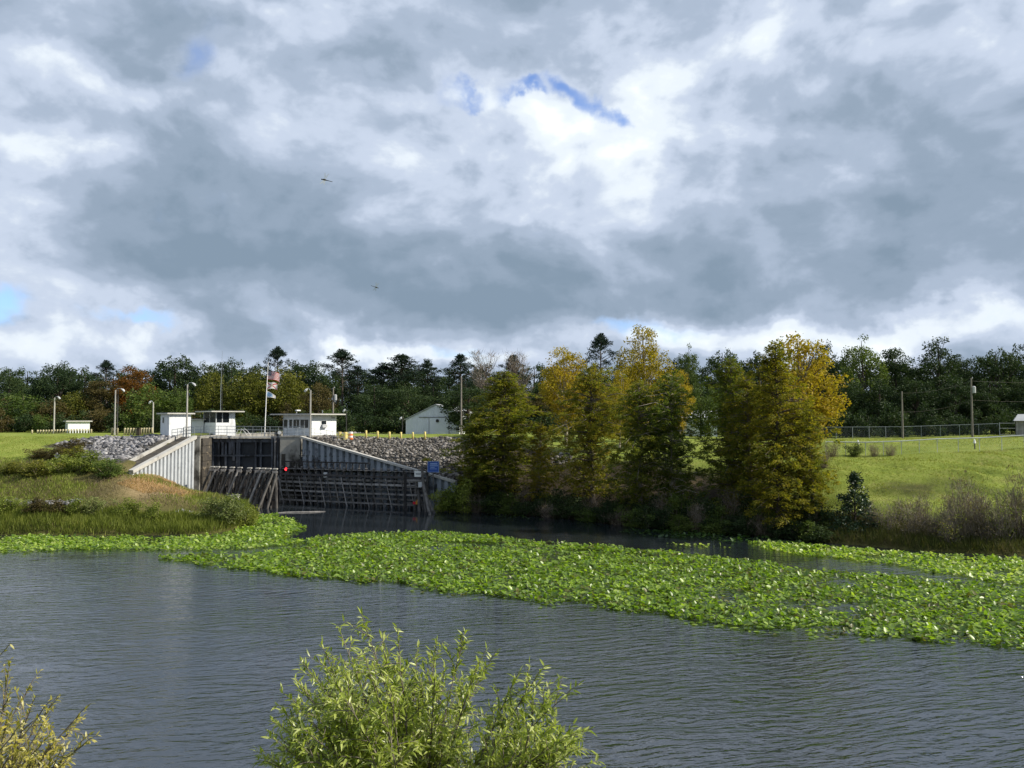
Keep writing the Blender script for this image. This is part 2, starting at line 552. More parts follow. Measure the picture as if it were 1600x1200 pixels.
# ------------------------------------------------------------------ terrain
LOCK_Y, TOP = 107.0, 8.77
WPOLY = np.array([(-900, 76.5), (-62, 77), (-48, 77), (-36, 76.6), (-29.5, 77.5), (-28.0, 81), (-28.2, 88), (-30.5, 94), (-37, 99), (-42.6, 104.5),
                  (-42.6, 112), (-31.2, 112), (-29.0, 107.6), (-7.2, 98.8), (-3.9, 95.5), (5.8, 90), (13.3, 82.5), (19.2, 79), (25.6, 75.4), (29, 71.8), (35, 67.5),
                  (42.2, 65), (60, 62), (900, 58), (900, 22), (60, 23), (0, 24), (-60, 23), (-900, 22)], float)


def in_poly(x, y, poly):
    ins = np.zeros(x.shape, bool)
    n = len(poly)
    for i in range(n):
        x1, y1 = poly[i]
        x2, y2 = poly[(i + 1) % n]
        c = ((y1 > y) != (y2 > y))
        with np.errstate(divide='ignore', invalid='ignore'):
            xi = (x2 - x1) * (y - y1) / (y2 - y1 + 1e-12) + x1
        ins ^= c & (x < xi)
    return ins


def poly_dist(x, y, poly):
    d = np.full(x.shape, 1e9)
    n = len(poly)
    for i in range(n):
        a, b = poly[i], poly[(i + 1) % n]
        ab = b - a
        t = np.clip(((x - a[0]) * ab[0] + (y - a[1]) * ab[1]) / (ab @ ab), 0, 1)
        d = np.minimum(d, np.hypot(x - a[0] - t * ab[0], y - a[1] - t * ab[1]))
    return d


CP = []
for x_ in (-140, -100, -75, -62, -52):
    CP += [(x_, 77, .2), (x_, 80, 1.5), (x_, 88, 3.6), (x_, 100, 5.9), (x_, 106, 7.4), (x_, 112, 8.75), (x_, 130, 8.75), (x_, 160, 8.75)]
CP += [(-46.5, 106, 8.4), (-47.5, 98, 6.2), (-46, 94, 4.9), (-42, 104.5, 1.3), (-42.5, 100, 3.0), (-44, 93.6, 4.4), (-41, 94, 3.4), (-45, 88, 3.5), (-39, 99.5, 1.5),
       (-34, 83, 1.0), (-38, 88, 2.5), (-32, 90, 1.0), (-43, 82, 1.7), (-36, 78, .4), (-30, 80, .5)]
for x_ in (-44, -36, -30, -20, -10):
    CP += [(x_, 112.5, 8.7), (x_, 125, 8.75), (x_, 160, 8.75)]
CP += [(-28, 109.2, 8.5), (-18, 104.6, 6.0), (-7, 100, 3.6), (-24, 107.5, 7.4), (-12, 102.3, 4.6), (-5, 110, 7.9), (-3, 98, 1.2), (0, 101, 3.6)]
CP += [(0, 96, .9), (8, 91, .9), (15, 84, .9), (22, 80, .9), (27, 76.5, .9), (32, 72.5, .9), (40, 68, .7), (60, 64, .7), (90, 62, .7), (140, 60, .7)]
CP += [(5, 114, 7.9), (15, 105, 6.5), (25, 95, 6.2), (35, 88, 6.5), (30, 82, 3.6), (40, 78, 4.2), (50, 78, 5.2), (40, 90, 6.7), (58, 90, 7.95), (65, 82, 7.2), (50, 72, 3.0), (35, 119, 7.95), (60, 119, 8.3),
       (80, 100, 8.8), (80, 75, 5.6), (140, 90, 8.8), (15, 120, 8.1), (30, 105, 7.3), (30, 140, 8.5), (70, 140, 8.6), (0, 140, 8.6), (140, 140, 8.7), (140, 180, 8.7), (60, 180, 8.7), (0, 180, 8.7), (-60, 190, 8.75), (-140, 190, 8.75)]
for x_ in (-140, -60, -20, 0, 20, 60, 140):
    CP += [(x_, 22.5, .3), (x_, 17, 2.4), (x_, 9, 6.0), (x_, 3, 8.6), (x_, -4, 9.5), (x_, -40, 9.6)]
CP = np.array(CP, float)
_d = np.hypot(CP[:, None, 0] - CP[None, :, 0], CP[:, None, 1] - CP[None, :, 1])
_A = np.vstack([np.hstack([_d, np.ones((len(CP), 1))]), np.hstack([np.ones(len(CP)), [0]])])
_w = np.linalg.solve(_A, np.append(CP[:, 2], 0))


def vnoise(x, y, s, seed=0):
    """cheap smooth value noise"""
    r = np.random.default_rng(seed).random((64, 64))
    u, v = x / s, y / s
    i, j = np.floor(u).astype(int), np.floor(v).astype(int)
    fu, fv = u - i, v - j
    fu, fv = fu * fu * (3 - 2 * fu), fv * fv * (3 - 2 * fv)
    g = lambda a, b: r[a % 64, b % 64]
    return (g(i, j) * (1 - fu) + g(i + 1, j) * fu) * (1 - fv) + (g(i, j + 1) * (1 - fu) + g(i + 1, j + 1) * fu) * fv - .5


def H(x, y):
    x, y = np.atleast_1d(np.asarray(x, float)), np.atleast_1d(np.asarray(y, float))
    sh = x.shape
    xf, yf = np.clip(x.ravel(), -140, 140), np.clip(y.ravel(), -40, 180)
    z = np.empty(len(xf))
    for i in range(0, len(xf), 20000):
        sl_ = slice(i, i + 20000)
        z[sl_] = np.hypot(xf[sl_, None] - CP[None, :, 0], yf[sl_, None] - CP[None, :, 1]) @ _w[:-1] + _w[-1]
    z = z.reshape(sh)
    d = poly_dist(x, y, WPOLY)
    ins = in_poly(x, y, WPOLY)
    steep = ((y > 98.3) & (x > -30) & (x < -4.5)) | ((y > 100) & (x < -44.2 + (y - 107) * .05)) | (y > 111.5)
    land = np.maximum(.10, np.minimum(z, .10 + np.where(steep, 9.0, .9) * d))
    rough = np.clip(1 - np.abs(y - 84) / 16, 0, 1) * (x < -28)
    land = land + rough * (vnoise(x, y, 2.3, 1) * .5 + vnoise(x, y, 1.1, 2) * .25)
    # mown terraces on the right-hand slope
    slope = np.clip((x - 27) / 6, 0, 1) * np.clip((d - 3) / 4, 0, 1) * np.clip((90 - y) / 4, 0, 1)
    q = y * .75 + x * .66 + 2.6 * vnoise(x, y, 7.0, 5)
    r_ = -x * .75 + y * .66
    land = land + slope * (.75 * vnoise(q * .55, r_ * .10, 1.0, 6) + .95 * vnoise(q * 1.15, r_ * .16, 1.0, 8))
    land = land + np.clip((d - 4) / 6, 0, 1) * vnoise(x, y, 6, 4) * .18
    return np.where(ins, -.12 - np.minimum(1.6, .35 * d), land)


def Hs(x, y):
    return float(H([x], [y])[0])


def axis(core0, core1, step, far0, far1):
    a = list(np.arange(core0, core1 + 1e-6, step))
    s_ = step
    lo = []
    v = core0
    while v > far0:
        s_ *= 1.22
        v -= s_
        lo.append(v)
    s_ = step
    hi = []
    v = a[-1]
    while v < far1:
        s_ *= 1.22
        v += s_
        hi.append(v)
    return np.array(lo[::-1] + a + hi)


GX = axis(-74, 66, .62, -6000, 6000)
GY = axis(62, 122, .5, -3000, 9000)
gx, gy = np.meshgrid(GX, GY)
gz = H(gx, gy)
nx, ny = len(GX), len(GY)
idx = np.arange(nx * ny).reshape(ny, nx)
F = np.stack([idx[:-1, :-1], idx[:-1, 1:], idx[1:, 1:], idx[1:, :-1]], -1).reshape(-1, 4)
fx = gx.ravel()[F].mean(1)
fy = gy.ravel()[F].mean(1)
keep = ~((fx > -44.5) & (fx < -28.6) & (fy > 111.0) & (fy < 150))
ground_me = np_mesh('ground', np.stack([gx, gy, gz], -1).reshape(-1, 3), F[keep])
ground_me.polygons.foreach_set('use_smooth', [True] * len(ground_me.polygons))
dsh = poly_dist(gx, gy, WPOLY)
wild = np.clip((101.5 - gy + 2 * vnoise(gx, gy, 4, 11)) / 2.5, 0, 1) * np.clip((-27 - gx) / 2, 0, 1)
wild = np.maximum(wild, np.clip((5 - dsh + 3 * vnoise(gx, gy, 4, 12)) / 2, 0, 1))
litter = np.clip((gx + 9) / 3, 0, 1) * np.clip((30 - gx + 2 * vnoise(gx, gy, 4, 13)) / 3, 0, 1) * np.clip((17 - dsh + 6 * vnoise(gx, gy, 5, 14)) / 4, 0, 1)
soil = np.exp(-(((gx - 40.5) / 4.0) ** 2 + ((gy - 79) / 2.0) ** 2)) * .9 + np.exp(-(((gx - 30) / 2.0) ** 2 + ((gy - 80) / 4.0) ** 2)) * .5
straw = np.exp(-(((gx + 40.5) / 4.0) ** 2 + ((gy - 94) / 5.8) ** 2)) * 1.5
rocky = (in_poly(gx, gy, np.array([(-63, 106.5), (-58, 113), (-46, 113), (-46.5, 100), (-48, 96.5)], float))
         | in_poly(gx, gy, np.array([(-28.5, 108), (-28.5, 112.8), (-2, 112.8), (-2, 100.5), (-6, 98.8)], float))).astype(float)
att = ground_me.color_attributes.new('zones', 'FLOAT_COLOR', 'POINT')
za = np.stack([wild, np.clip(straw, 0, 1), rocky, np.maximum(litter, np.clip(soil * (1 + 1.6 * vnoise(gx, gy, 1.4, 77)), 0, .75))], -1).astype(np.float32)
att.data.foreach_set('color', za.ravel())

m, k = new_mat('ground_cover')
pos = k.n('ShaderNodeNewGeometry').outputs['Position']
zs = k.n('ShaderNodeSeparateColor')
at_ = k.n('ShaderNodeAttribute', attribute_name='zones')
k.put(zs.inputs[0], at_.outputs['Color'])
ns = k.noise(pos, .35, 5, .6)
nf = k.noise(pos, 3.2, 5, .65)
lawn = k.ramp(k.math('MULTIPLY_ADD', nf, .5, k.math('MULTIPLY', ns, .5)), [(.3, (.105, .145, .024)), (.5, (.185, .23, .040)), (.66, (.27, .28, .078)), (.8, (.25, .21, .08))])
wld = k.ramp(k.math('MULTIPLY_ADD', nf, .6, k.math('MULTIPLY', ns, .4)), [(.3, (.030, .032, .012)), (.5, (.075, .075, .022)), (.7, (.13, .105, .05))])
strw = k.ramp(nf, [(.3, (.24, .165, .09)), (.6, (.42, .30, .175))])
rk = k.ramp(nf, [(.3, (.03, .028, .026)), (.6, (.085, .08, .07))])
c = k.mix(zs.outputs[0], lawn, wld)
c = k.mix(zs.outputs[1], c, strw)
c = k.mix(zs.outputs[2], c, rk)
c = k.mix(at_.outputs['Alpha'], c, k.ramp(nf, [(.3, (.018, .015, .010)), (.6, (.045, .035, .022))]))
dirtn = k.mapr(k.noise(k.vec('MULTIPLY', pos, (.25, .7, 0)), .5, 5, .62), .60, .70)
c = k.mix(k.math('MULTIPLY', dirtn, k.math('SUBTRACT', .75, k.math('MULTIPLY', zs.outputs[0], .6))), c, (.115, .085, .045))
finish(k, bsdf(k, c, .95, 0, bump(k, k.noise(pos, 5, 5, .7), .8, .12), .1))
M['ground'] = m
tag(link('ground', ground_me, m), kind='structure')

# ------------------------------------------------------------------ water
m, k = new_mat('water')
pos = k.n('ShaderNodeNewGeometry').outputs['Position']
sp = k.n('ShaderNodeSeparateXYZ')
k.put(sp.inputs[0], pos)
rot = k.n('ShaderNodeMapping')
rot.inputs['Rotation'].default_value = (0, 0, rad(-14))
k.put(rot.inputs['Vector'], pos)
wp = rot.outputs[0]
wob = k.vec('MULTIPLY', k.vec('SUBTRACT', k.noise(k.vec('MULTIPLY', wp, (.12, .2, 0)), 1, 3, .5, 0, True), (.5, .5, .5)), (1.5, 2.2, 0))
wq = k.vec('ADD', wp, wob)
r1 = k.noise(k.vec('MULTIPLY', wq, (.75, 2.7, 0)), 1.0, 2, .5)
r2 = k.noise(k.vec('MULTIPLY', wq, (2.4, 6.2, 0)), 1.0, 3, .55)
gust = k.noise(k.vec('MULTIPLY', pos, (.05, .09, 0)), 1, 3, .5)
calm = k.math('MULTIPLY', k.mapr(sp.outputs[1], 48, 84, 1.0, .035), k.mapr(sp.outputs[0], -22, 14, .55, 1.35))
# the sheltered pool by the lock is smoother, the open reach is ruffled
amp = k.math('MULTIPLY', calm, k.mapr(gust, .35, .65, .55, 1.15))
h = k.math('MULTIPLY', k.math('MULTIPLY_ADD', r2, .35, r1), amp)
b = k.n('ShaderNodeBump')
b.inputs['Strength'].default_value = 1.0
b.inputs['Distance'].default_value = .15
k.put(b.inputs['Height'], h)
ws = k.n('ShaderNodeBsdfPrincipled')
ws.inputs['Base Color'].default_value = (.012, .016, .020, 1)
ws.inputs['Roughness'].default_value = .07
ws.inputs['IOR'].default_value = 2.4
k.put(ws.inputs['Normal'], b.outputs[0])
finish(k, ws.outputs[0])
M['water'] = m
mb = MB()
mb.add([(-3000, -200, 0), (3000, -200, 0), (3000, 118, 0), (-3000, 118, 0)], [(0, 1, 2, 3)])
tag(mb.build('water', m), kind='structure')


# ------------------------------------------------------------------ buildings
def wall_pane(parent, p0, p1, z0, z1, outn, frame=.05):
    """window on a wall: p0,p1 local (x,y) ends, outn outward unit normal (x,y)"""
    a, b = Vector((*p0, 0)), Vector((*p1, 0))
    n = Vector((*outn, 0))
    d = (b - a).normalized()
    f = MB()
    up = Vector((0, 0, 1))
    for (q0, q1) in ((a + up * z0, b + up * z0), (a + up * z1, b + up * z1)):
        f.beam(q0 + n * .03 - d * frame, q1 + n * .03 + d * frame, .06, frame)
    for q in (a, b):
        f.beam(q + up * (z0 + frame / 2) + n * .028, q + up * (z1 - frame / 2) + n * .028, .06, frame, up=n)
    win = f.build('window', M['white_plain'], parent)
    g = MB()
    c0 = a + n * .012
    c1 = b + n * .012
    g.beam((c0 + c1) / 2 + up * z0, (c0 + c1) / 2 + up * z1, (b - a).length, .02, up=n)
    g.build('pane', M['glass'], win)
    return win


def slab(mb, x0, y0, x1, y1, z0, z1):
    return mb.box((x0, y0, z0), (x1, y1, z1))


def walls_shell(parent, w_, d_, h_, mat, name='wall'):
    t = .15
    MB().box((0, 0, 0), (w_, t, h_)).build(name, mat, parent)
    MB().box((0, d_ - t, 0), (w_, d_, h_)).build(name, mat, parent)
    MB().box((0, t, 0), (t, d_ - t, h_)).build(name, mat, parent)
    MB().box((w_ - t, t, 0), (w_, d_ - t, h_)).build(name, mat, parent)


def hut(name, label, px, Y, rz, w_, d_, h_, over=.35, base=None, roof_t=.18):
    z = Hs(xat(px, Y), Y) if base is None else base
    t = thing(name, label, 'building', (xat(px, Y), Y, z - .02), rad(rz))
    walls_shell(t, w_, d_, h_, M['white_paint'])
    r = MB().box((-over, -over, h_ + .002), (w_ + over, d_ + over, h_ + roof_t)).build('roof', M['roof_edge'], t)
    MB().box((-over + .1, -over + .1, h_ + roof_t + .002), (w_ + over - .1, d_ + over - .1, h_ + roof_t + .06)).build('roof_sheet', M['dark_roof'], r)
    return t


t = hut('lock_hut', 'white flat-roofed box hut at the top of the left sloping kerb, slit side window', 264, 110, 43, 3.0, 3.4, 3.15, .42, TOP)
wall_pane(t, (0, 2.5), (0, 1.9), 1.9, 2.75, (-1, 0))
t = hut('small_cabin', 'low white cabin half hidden behind the flat-roofed hut by the lock', 299, 119, 20, 1.7, 2.0, 1.95, .3)
t = hut('far_hut', 'small white hut beyond the left lawn, behind the row of yellow posts', 106, 134, 38, 3.3, 2.6, 2.0, .35)
wall_pane(t, (0, 1.6), (0, 1.1), .8, 1.6, (-1, 0))

# control house right of the gates
t = thing('control_house', 'long white control house with strip windows and an air conditioner right of the lock gates', 'building', (xat(487, 110), 110, TOP - .02), rad(50))
walls_shell(t, 4.2, 6.9, 3.05, M['white_paint'])
r = MB().box((-1.1, -1.0, 3.052), (5.1, 8.6, 3.22)).build('roof', M['roof_edge'], t)
MB().box((-1.0, -.9, 3.222), (5.0, 8.5, 3.28)).build('roof_sheet', M['dark_roof'], r)
for (a_, b_) in ((6.7, 5.7), (5.35, 4.6), (4.35, 2.85), (2.65, .7)):
    wn = wall_pane(t, (0, a_), (0, b_), 1.2, 2.42, (-1, 0))
    if a_ - b_ > 1.2:
        MB().box((-.05, (a_ + b_) / 2 - .04, 1.29), (-.024, (a_ + b_) / 2 + .04, 2.26)).build('mullion', M['white_plain'], wn)
wall_pane(t, (1.55, 0), (2.45, 0), 1.25, 2.25, (0, -1))
ac = MB().box((1.62, -.42, 1.28), (2.38, -.035, 1.72)).build('air_conditioner', M['lamp'], t)
for i in range(5):
    MB().box((1.68, -.435, 1.34 + i * .07), (2.32, -.422, 1.375 + i * .07)).build('grille_slat', M['sign_grey'], ac)
MB().tube([(-.06, 6.78, .05), (-.06, 6.78, 2.98)], .04, 6).build('downpipe', M['lamp'], t)
MB().tube([(3.4, 2.2, 3.285), (3.4, 2.2, 3.75)], .07, 8).build('vent_pipe', M['galv'], t)
MB().box((3.3, -.03, 2.55), (3.9, -.003, 2.8)).build('vent_grille', M['sign_grey'], t)
MB().box((-.04, -.04, -.001), (4.24, -.003, .22)).build('plinth', M['concrete'], t)
MB().tube([(.4, 4.2, 3.29), (.4, 4.2, 3.6), (.75, 4.2, 3.75)], .05).build('roof_lamp_arm', M['lamp'], t)
mb = MB()
mb.box((.3, 4.0, 3.62), (.95, 4.4, 3.80)).build('roof_lamp', M['white_plain'], t)

# gate keeper's shelter with dark glazing
t = thing('lookout_cabin', 'white lookout cabin with broad dark windows and thin overhanging roof, left of the flagpole', 'building', (xat(337, 116), 116, TOP - .02), rad(40))
W_, D_ = 2.9, 5.3
for (a_, b_) in (((0, 0, 0), (W_, .15, 1.95)), ((0, D_ - .15, 0), (W_, D_, 3.5)), ((0, .15, 0), (.15, D_ - .15, 1.95)), ((W_ - .15, .15, 0), (W_, D_ - .15, 3.5))):
    MB().box(a_, b_).build('wall', M['white_paint'], t)
MB().box((W_ - .95, .001, 1.952), (W_ - .152, .15, 3.5)).build('wall_panel', M['white_paint'], t)
for (p_, q_, nm) in (((0, 0), (W_ - .95, 0), (0, -1)), ((0, D_ - .15), (0, .15), (-1, 0))):
    L_ = (Vector(q_) - Vector(p_)).length
    nn = 2 if nm == (0, -1) else 3
    for i in range(nn):
        a_ = Vector(p_).lerp(Vector(q_), i / nn)
        b_ = Vector(p_).lerp(Vector(q_), (i + 1) / nn)
        g = MB()
        inn = Vector((*nm, 0)) * -.07
        m_ = (Vector((*a_, 0)) + Vector((*b_, 0))) / 2 + inn
        g.beam(m_ + Vector((0, 0, 1.96)), m_ + Vector((0, 0, 3.49)), L_ / nn - .02, .03, up=(*nm, 0))
        g.build('pane', M['glass'], t)
for (cx, cy) in ((.05, .05), (.05, D_ / 2), (.95, .05)):
    MB().box((cx - .06, cy - .06, 1.955), (cx + .06, cy + .06, 3.5)).build('window_post', M['sign_grey'], t)
r = MB().box((-1.0, -1.0, 3.502), (W_ + 1.0, D_ + .9, 3.66)).build('roof', M['roof_edge'], t)
MB().box((-.9, -.9, 3.662), (W_ + .9, D_ + .8, 3.72)).build('roof_sheet', M['dark_roof'], r)
MB().box((W_ + .002, .9, 1.4), (W_ + .18, 1.3, 2.0)).build('meter_box', M['lamp'], t)

# metal shed, gable end towards us
t = thing('metal_shed', 'big pale corrugated metal shed with a sliding door, behind the riprap', 'building', (xat(634, 128), 128, 8.5), rad(-9))
WS, DS = 8.9, 14.0
hl, ha, hr = 2.6, 5.0, 3.7
xa = WS * .56


def gable_top(x):
    return hl + (ha - hl) * x / xa if x < xa else ha + (hr - ha) * (x - xa) / (WS - xa)


NP = 22
for i in range(NP):
    x0, x1 = WS * i / NP, WS * (i + 1) / NP
    px_ = MB()
    pts_ = [(x0, 0), (x0 + .06, -.035), (x1 - .06, -.035), (x1, 0)]
    vs_ = [(x_, y_, 0) for x_, y_ in pts_] + [(x_, y_, gable_top(x_)) for x_, y_ in pts_]
    px_.add(vs_, [(0, 1, 5, 4), (1, 2, 6, 5), (2, 3, 7, 6)])
    px_.build('wall_sheet', M['shed_metal'], t)
MB().box((0, .01, 0), (.1, DS, hl)).build('side_wall', M['shed_metal'], t)
MB().box((WS - .1, .01, 0), (WS, DS, hr)).build('side_wall', M['white_paint'], t)
MB().add([(-.2, -.25, hl - .03), (xa, -.25, ha + .05), (xa, DS, ha + .05), (-.2, DS, hl - .03), (-.2, -.25, hl + .06), (xa, -.25, ha + .14), (xa, DS, ha + .14), (-.2, DS, hl + .06)],
         [(0, 1, 5, 4), (4, 5, 6, 7), (0, 3, 2, 1), (0, 4, 7, 3), (3, 7, 6, 2)]).build('roof', M['sign_grey'], t)
MB().add([(xa, -.25, ha + .05), (WS + .2, -.25, hr - .03), (WS + .2, DS, hr - .03), (xa, DS, ha + .05), (xa, -.25, ha + .14), (WS + .2, -.25, hr + .06), (WS + .2, DS, hr + .06), (xa, DS, ha + .14)],
         [(0, 1, 5, 4), (4, 5, 6, 7), (0, 3, 2, 1), (1, 2, 6, 5), (3, 7, 6, 2)]).build('roof', M['sign_grey'], t)
dr = MB().box((3.9, -.10, .02), (7.2, -.045, 2.95)).build('sliding_door', M['shed_metal'], t)
for x_ in (3.9, 7.2):
    MB().box((x_ - .03, -.13, .02), (x_ + .03, -.102, 2.95)).build('door_edge', M['pole_dark'], dr)
MB().box((2.2, -.14, 2.98), (7.3, -.05, 3.06)).build('door_track', M['pole_dark'], t)
MB().tube([(5.3, -.25, 2.45), (5.3, -.14, 2.45)], .26, 14).build('round_lamp', M['pole_dark'], t)
MB().box((8.0, -.06, .9), (8.3, -.04, 1.3)).build('notice', M['sign_grey'], t)

# grey house glimpsed between the trees, shed at the far right
t = thing('grey_house', 'grey house with a pale roof glimpsed between the cypresses', 'building', (xat(1068, 132), 132, 8.2), rad(-8))
walls_shell(t, 5.5, 5, 3.2, M['shed_metal'])
MB().add([(-.3, -.3, 3.2), (5.8, -.3, 3.2), (5.8, 2.5, 4.6), (-.3, 2.5, 4.6), (-.3, 5.3, 3.2), (5.8, 5.3, 3.2)], [(0, 1, 2, 3), (3, 2, 5, 4), (0, 3, 4), (1, 5, 2)]).build('roof', M['sign_grey'], t)
wall_pane(t, (3.4, 0), (4.4, 0), 1.0, 2.1, (0, -1))
t = thing('field_shed', 'dark boarded shed with a grey metal roof at the far right of the field', 'building', (xat(1588, 112), 112, Hs(xat(1588, 112), 112)), rad(-31))
for i in range(16):
    MB().box((i * .3, 0, 0), (i * .3 + .28, .05, 2.2)).build('plank', M['timber_grey'], t)
MB().box((0, .06, 0), (.08, 4, 2.2)).build('wall', M['timber'], t)
MB().box((4.7, .06, 0), (4.78, 4, 2.2)).build('wall', M['timber'], t)
MB().box((0, 3.92, 0), (4.78, 4, 2.2)).build('wall', M['timber'], t)
MB().add([(-.3, -.3, 2.2), (5.1, -.3, 2.2), (4.5, 2, 3.15), (.3, 2, 3.15), (-.3, 4.3, 2.2), (5.1, 4.3, 2.2)], [(0, 1, 2, 3), (3, 2, 5, 4), (0, 3, 4), (1, 5, 2)]).build('roof', M['sign_grey'], t)

# ------------------------------------------------------------------ the lock
XL0, XL1 = -43.2, -41.9          # left pier
XR0, XR1 = -31.4, -28.7          # right pier
t = thing('lock_wall', 'left concrete lock wall with black stained inner face beside the gates', 'lock wall', (XL0, LOCK_Y, -1))
o_ = t.location
MB(o_).box((XL0, LOCK_Y, -1), (XL1 - .35, LOCK_Y + 42, TOP)).build('wall', M['concrete'], t)
MB(o_).box((XL0 - 2.6, LOCK_Y + 3.6, TOP - .9), (XL0 - .002, LOCK_Y + 42, TOP + .01)).build('deck', M['concrete_pale'], t)
MB(o_).box((XL0 - .05, LOCK_Y - .06, TOP + .002), (XL1 - .3, LOCK_Y + 42, TOP + .14)).build('coping', M['concrete'], t)
for i in range(9):
    z0 = -.8 + i * 1.05
    MB(o_).box((XL1 - .348, LOCK_Y + .25, z0), (XL1 - random.uniform(0, .1), LOCK_Y + 3.4, z0 + 1.0)).build('fender_block', M['concrete_dark'], t)
t = thing('lock_wall', 'right concrete lock wall, pale and stained, with the red signal in front', 'lock wall', (XR0, LOCK_Y, -1))
o_ = t.location
MB(o_).box((XR0, LOCK_Y, -1), (XR1, LOCK_Y + 42, TOP)).build('wall', M['concrete'], t)
MB(o_).box((XR1 + .002, LOCK_Y + 3.6, TOP - .9), (XR1 + 2.6, LOCK_Y + 42, TOP + .01)).build('deck', M['concrete_pale'], t)
MB(o_).box((XR0 - .05, LOCK_Y - .06, TOP + .002), (XR1 + .05, LOCK_Y + 42, TOP + .14)).build('coping', M['concrete'], t)
for i in range(4):
    MB(o_).box((XR0 + .25 + i * .62, LOCK_Y - .14, 1.0), (XR0 + .72 + i * .62, LOCK_Y - .005, random.uniform(5.2, 8.2))).build('facing_slab', M['concrete_dark' if i % 2 == 0 else 'concrete'], t)
for i in range(4):
    x_ = XR0 - .25 - .55 * i
    MB(o_).box((x_ - .12, LOCK_Y + 1.2 + .5 * i, -1), (x_ + .12, LOCK_Y + 1.5 + .5 * i, TOP - .02)).build('rubbing_post', M['gate_steel' if i % 2 else 'timber_grey'], t)

# gate leaves
GYf = LOCK_Y + 3.7
t = thing('lock_gate', 'dark steel lock gates with a grid of girders, closed between the concrete walls', 'lock gate', (-37, GYf, -1))
o_ = t.location
gx0, gx1 = XL1 - .3, XR0 + .02
cols = [gx0 + .3, gx0 + 1.15, gx0 + 2.1, gx0 + 3.7, gx0 + 4.0, gx0 + 6.3, gx0 + 7.0, gx0 + 8.6, gx1 - .9]
rows = [-.6, 1.6, 3.9, 6.15, 8.35]
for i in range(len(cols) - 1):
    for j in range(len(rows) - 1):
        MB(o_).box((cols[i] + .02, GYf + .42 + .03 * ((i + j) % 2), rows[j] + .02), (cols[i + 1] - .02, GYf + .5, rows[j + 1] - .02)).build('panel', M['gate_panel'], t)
for i, x_ in enumerate(cols):
    MB(o_).box((x_ - .13, GYf + .05, -1), (x_ + .13, GYf + .40, 8.2)).build('post', M['gate_steel'], t)
for j, z_ in enumerate(rows[1:]):
    hh = .55 if j == 3 else .22
    MB(o_).box((gx0, GYf - .02, z_ - hh * .7), (gx1, GYf + .36, z_ + hh * .3)).build('girder', M['gate_steel'], t)
for (x_, w_, z0, z1) in ((cols[2] - .55, .28, 6.2, 8.0), (cols[2] + .45, .55, 6.3, 8.0), (cols[3] - .6, .3, 5.4, 8.0)):
    MB(o_).box((x_, GYf - .06, z0), (x_ + w_, GYf - .022, z1)).build('plate', M['gate_steel'], t)
MB(o_).box((gx0, GYf - .5, TOP - .13), (gx1, GYf + 1.0, TOP - .02)).build('walkway', M['galv'], t)
t = thing('lock_gate', 'dark upstream lock gate closing the far end of the chamber', 'lock gate', (-37, 146, 5))
for i in range(8):
    MB((-37, 146, 5)).box((XL1 - .3 + i * 1.36, 146, 5), (XL1 - .3 + i * 1.36 + 1.3, 146.3, 8.72)).build('panel', M['gate_panel'], t)
MB((-37, 146, 5)).box((XL1 - .3, 145.7, 8.3), (XR0, 145.98, 8.8)).build('girder', M['gate_steel'], t)
mb = MB()
mb.box((XL1 - .3, GYf + 1.1, 6), (XR0, 149, 6.05))
tag(mb.build('chamber_water', M['water']), kind='structure')


# railing along the gates and quay
def railing(name, label, pts, h=1.1, sp=1.5, rails=(1.0, .55), mat=None, r=.03, cat='railing', pickets=0):
    mat = mat or M['galv']
    t_ = thing(name, label, cat, pts[0])
    o2 = Vector(pts[0])
    for a_, b_ in zip(pts[:-1], pts[1:]):
        a_, b_ = Vector(a_), Vector(b_)
        n_ = max(1, round((b_ - a_).length / sp))
        for i in range(n_ + (1 if b_ == Vector(pts[-1]) else 0)):
            q = a_.lerp(b_, i / n_)
            MB(o2).tube([q, q + Vector((0, 0, h))], r, 6).build('rail_post', mat, t_)
        for f_ in rails:
            MB(o2).tube([a_ + Vector((0, 0, h * f_)), b_ + Vector((0, 0, h * f_))], r, 6).build('rail', mat, t_)
        if pickets:
            np_ = int((b_ - a_).length / pickets)
            mbp = MB(o2)
            for i in range(np_):
                q = a_.lerp(b_, (i + .5) / np_)
                mbp.tube([q + Vector((0, 0, .08)), q + Vector((0, 0, h * .97))], .012, 3, False)
            tag(mbp.build('pickets', mat, t_), kind='stuff')
    return t_


zr = TOP + .14
railing('walkway_railing', 'grey railing running along the top of the lock gates', [(XL0 - 3.0, LOCK_Y + 4.1, TOP), (XL1 - .3, LOCK_Y + 3.3, zr), (XR0, LOCK_Y + 3.3, TOP), (XR1, LOCK_Y + 2.2, zr)], 1.35, 1.2, (1.0, .66, .33), pickets=.22)
railing('walkway_railing', 'grey pipe handrail sloping across the front of the control house', [(XR1 - .6, LOCK_Y + .8, zr), (XR1 + 2.4, LOCK_Y + 1.6, TOP - .1), (XR1 + 6.2, LOCK_Y + 2.6, TOP - .9)], 1.15, .75, (1.0, .5), pickets=.0, r=.022)
railing('walkway_railing', 'short grey railing beside the flat-roofed hut at the lock corner', [(XL0 - 3.4, LOCK_Y + 1.2, TOP - .3), (XL0 + .1, LOCK_Y + .2, zr)], 1.3, .9, (1.0, .66, .33), pickets=.22)
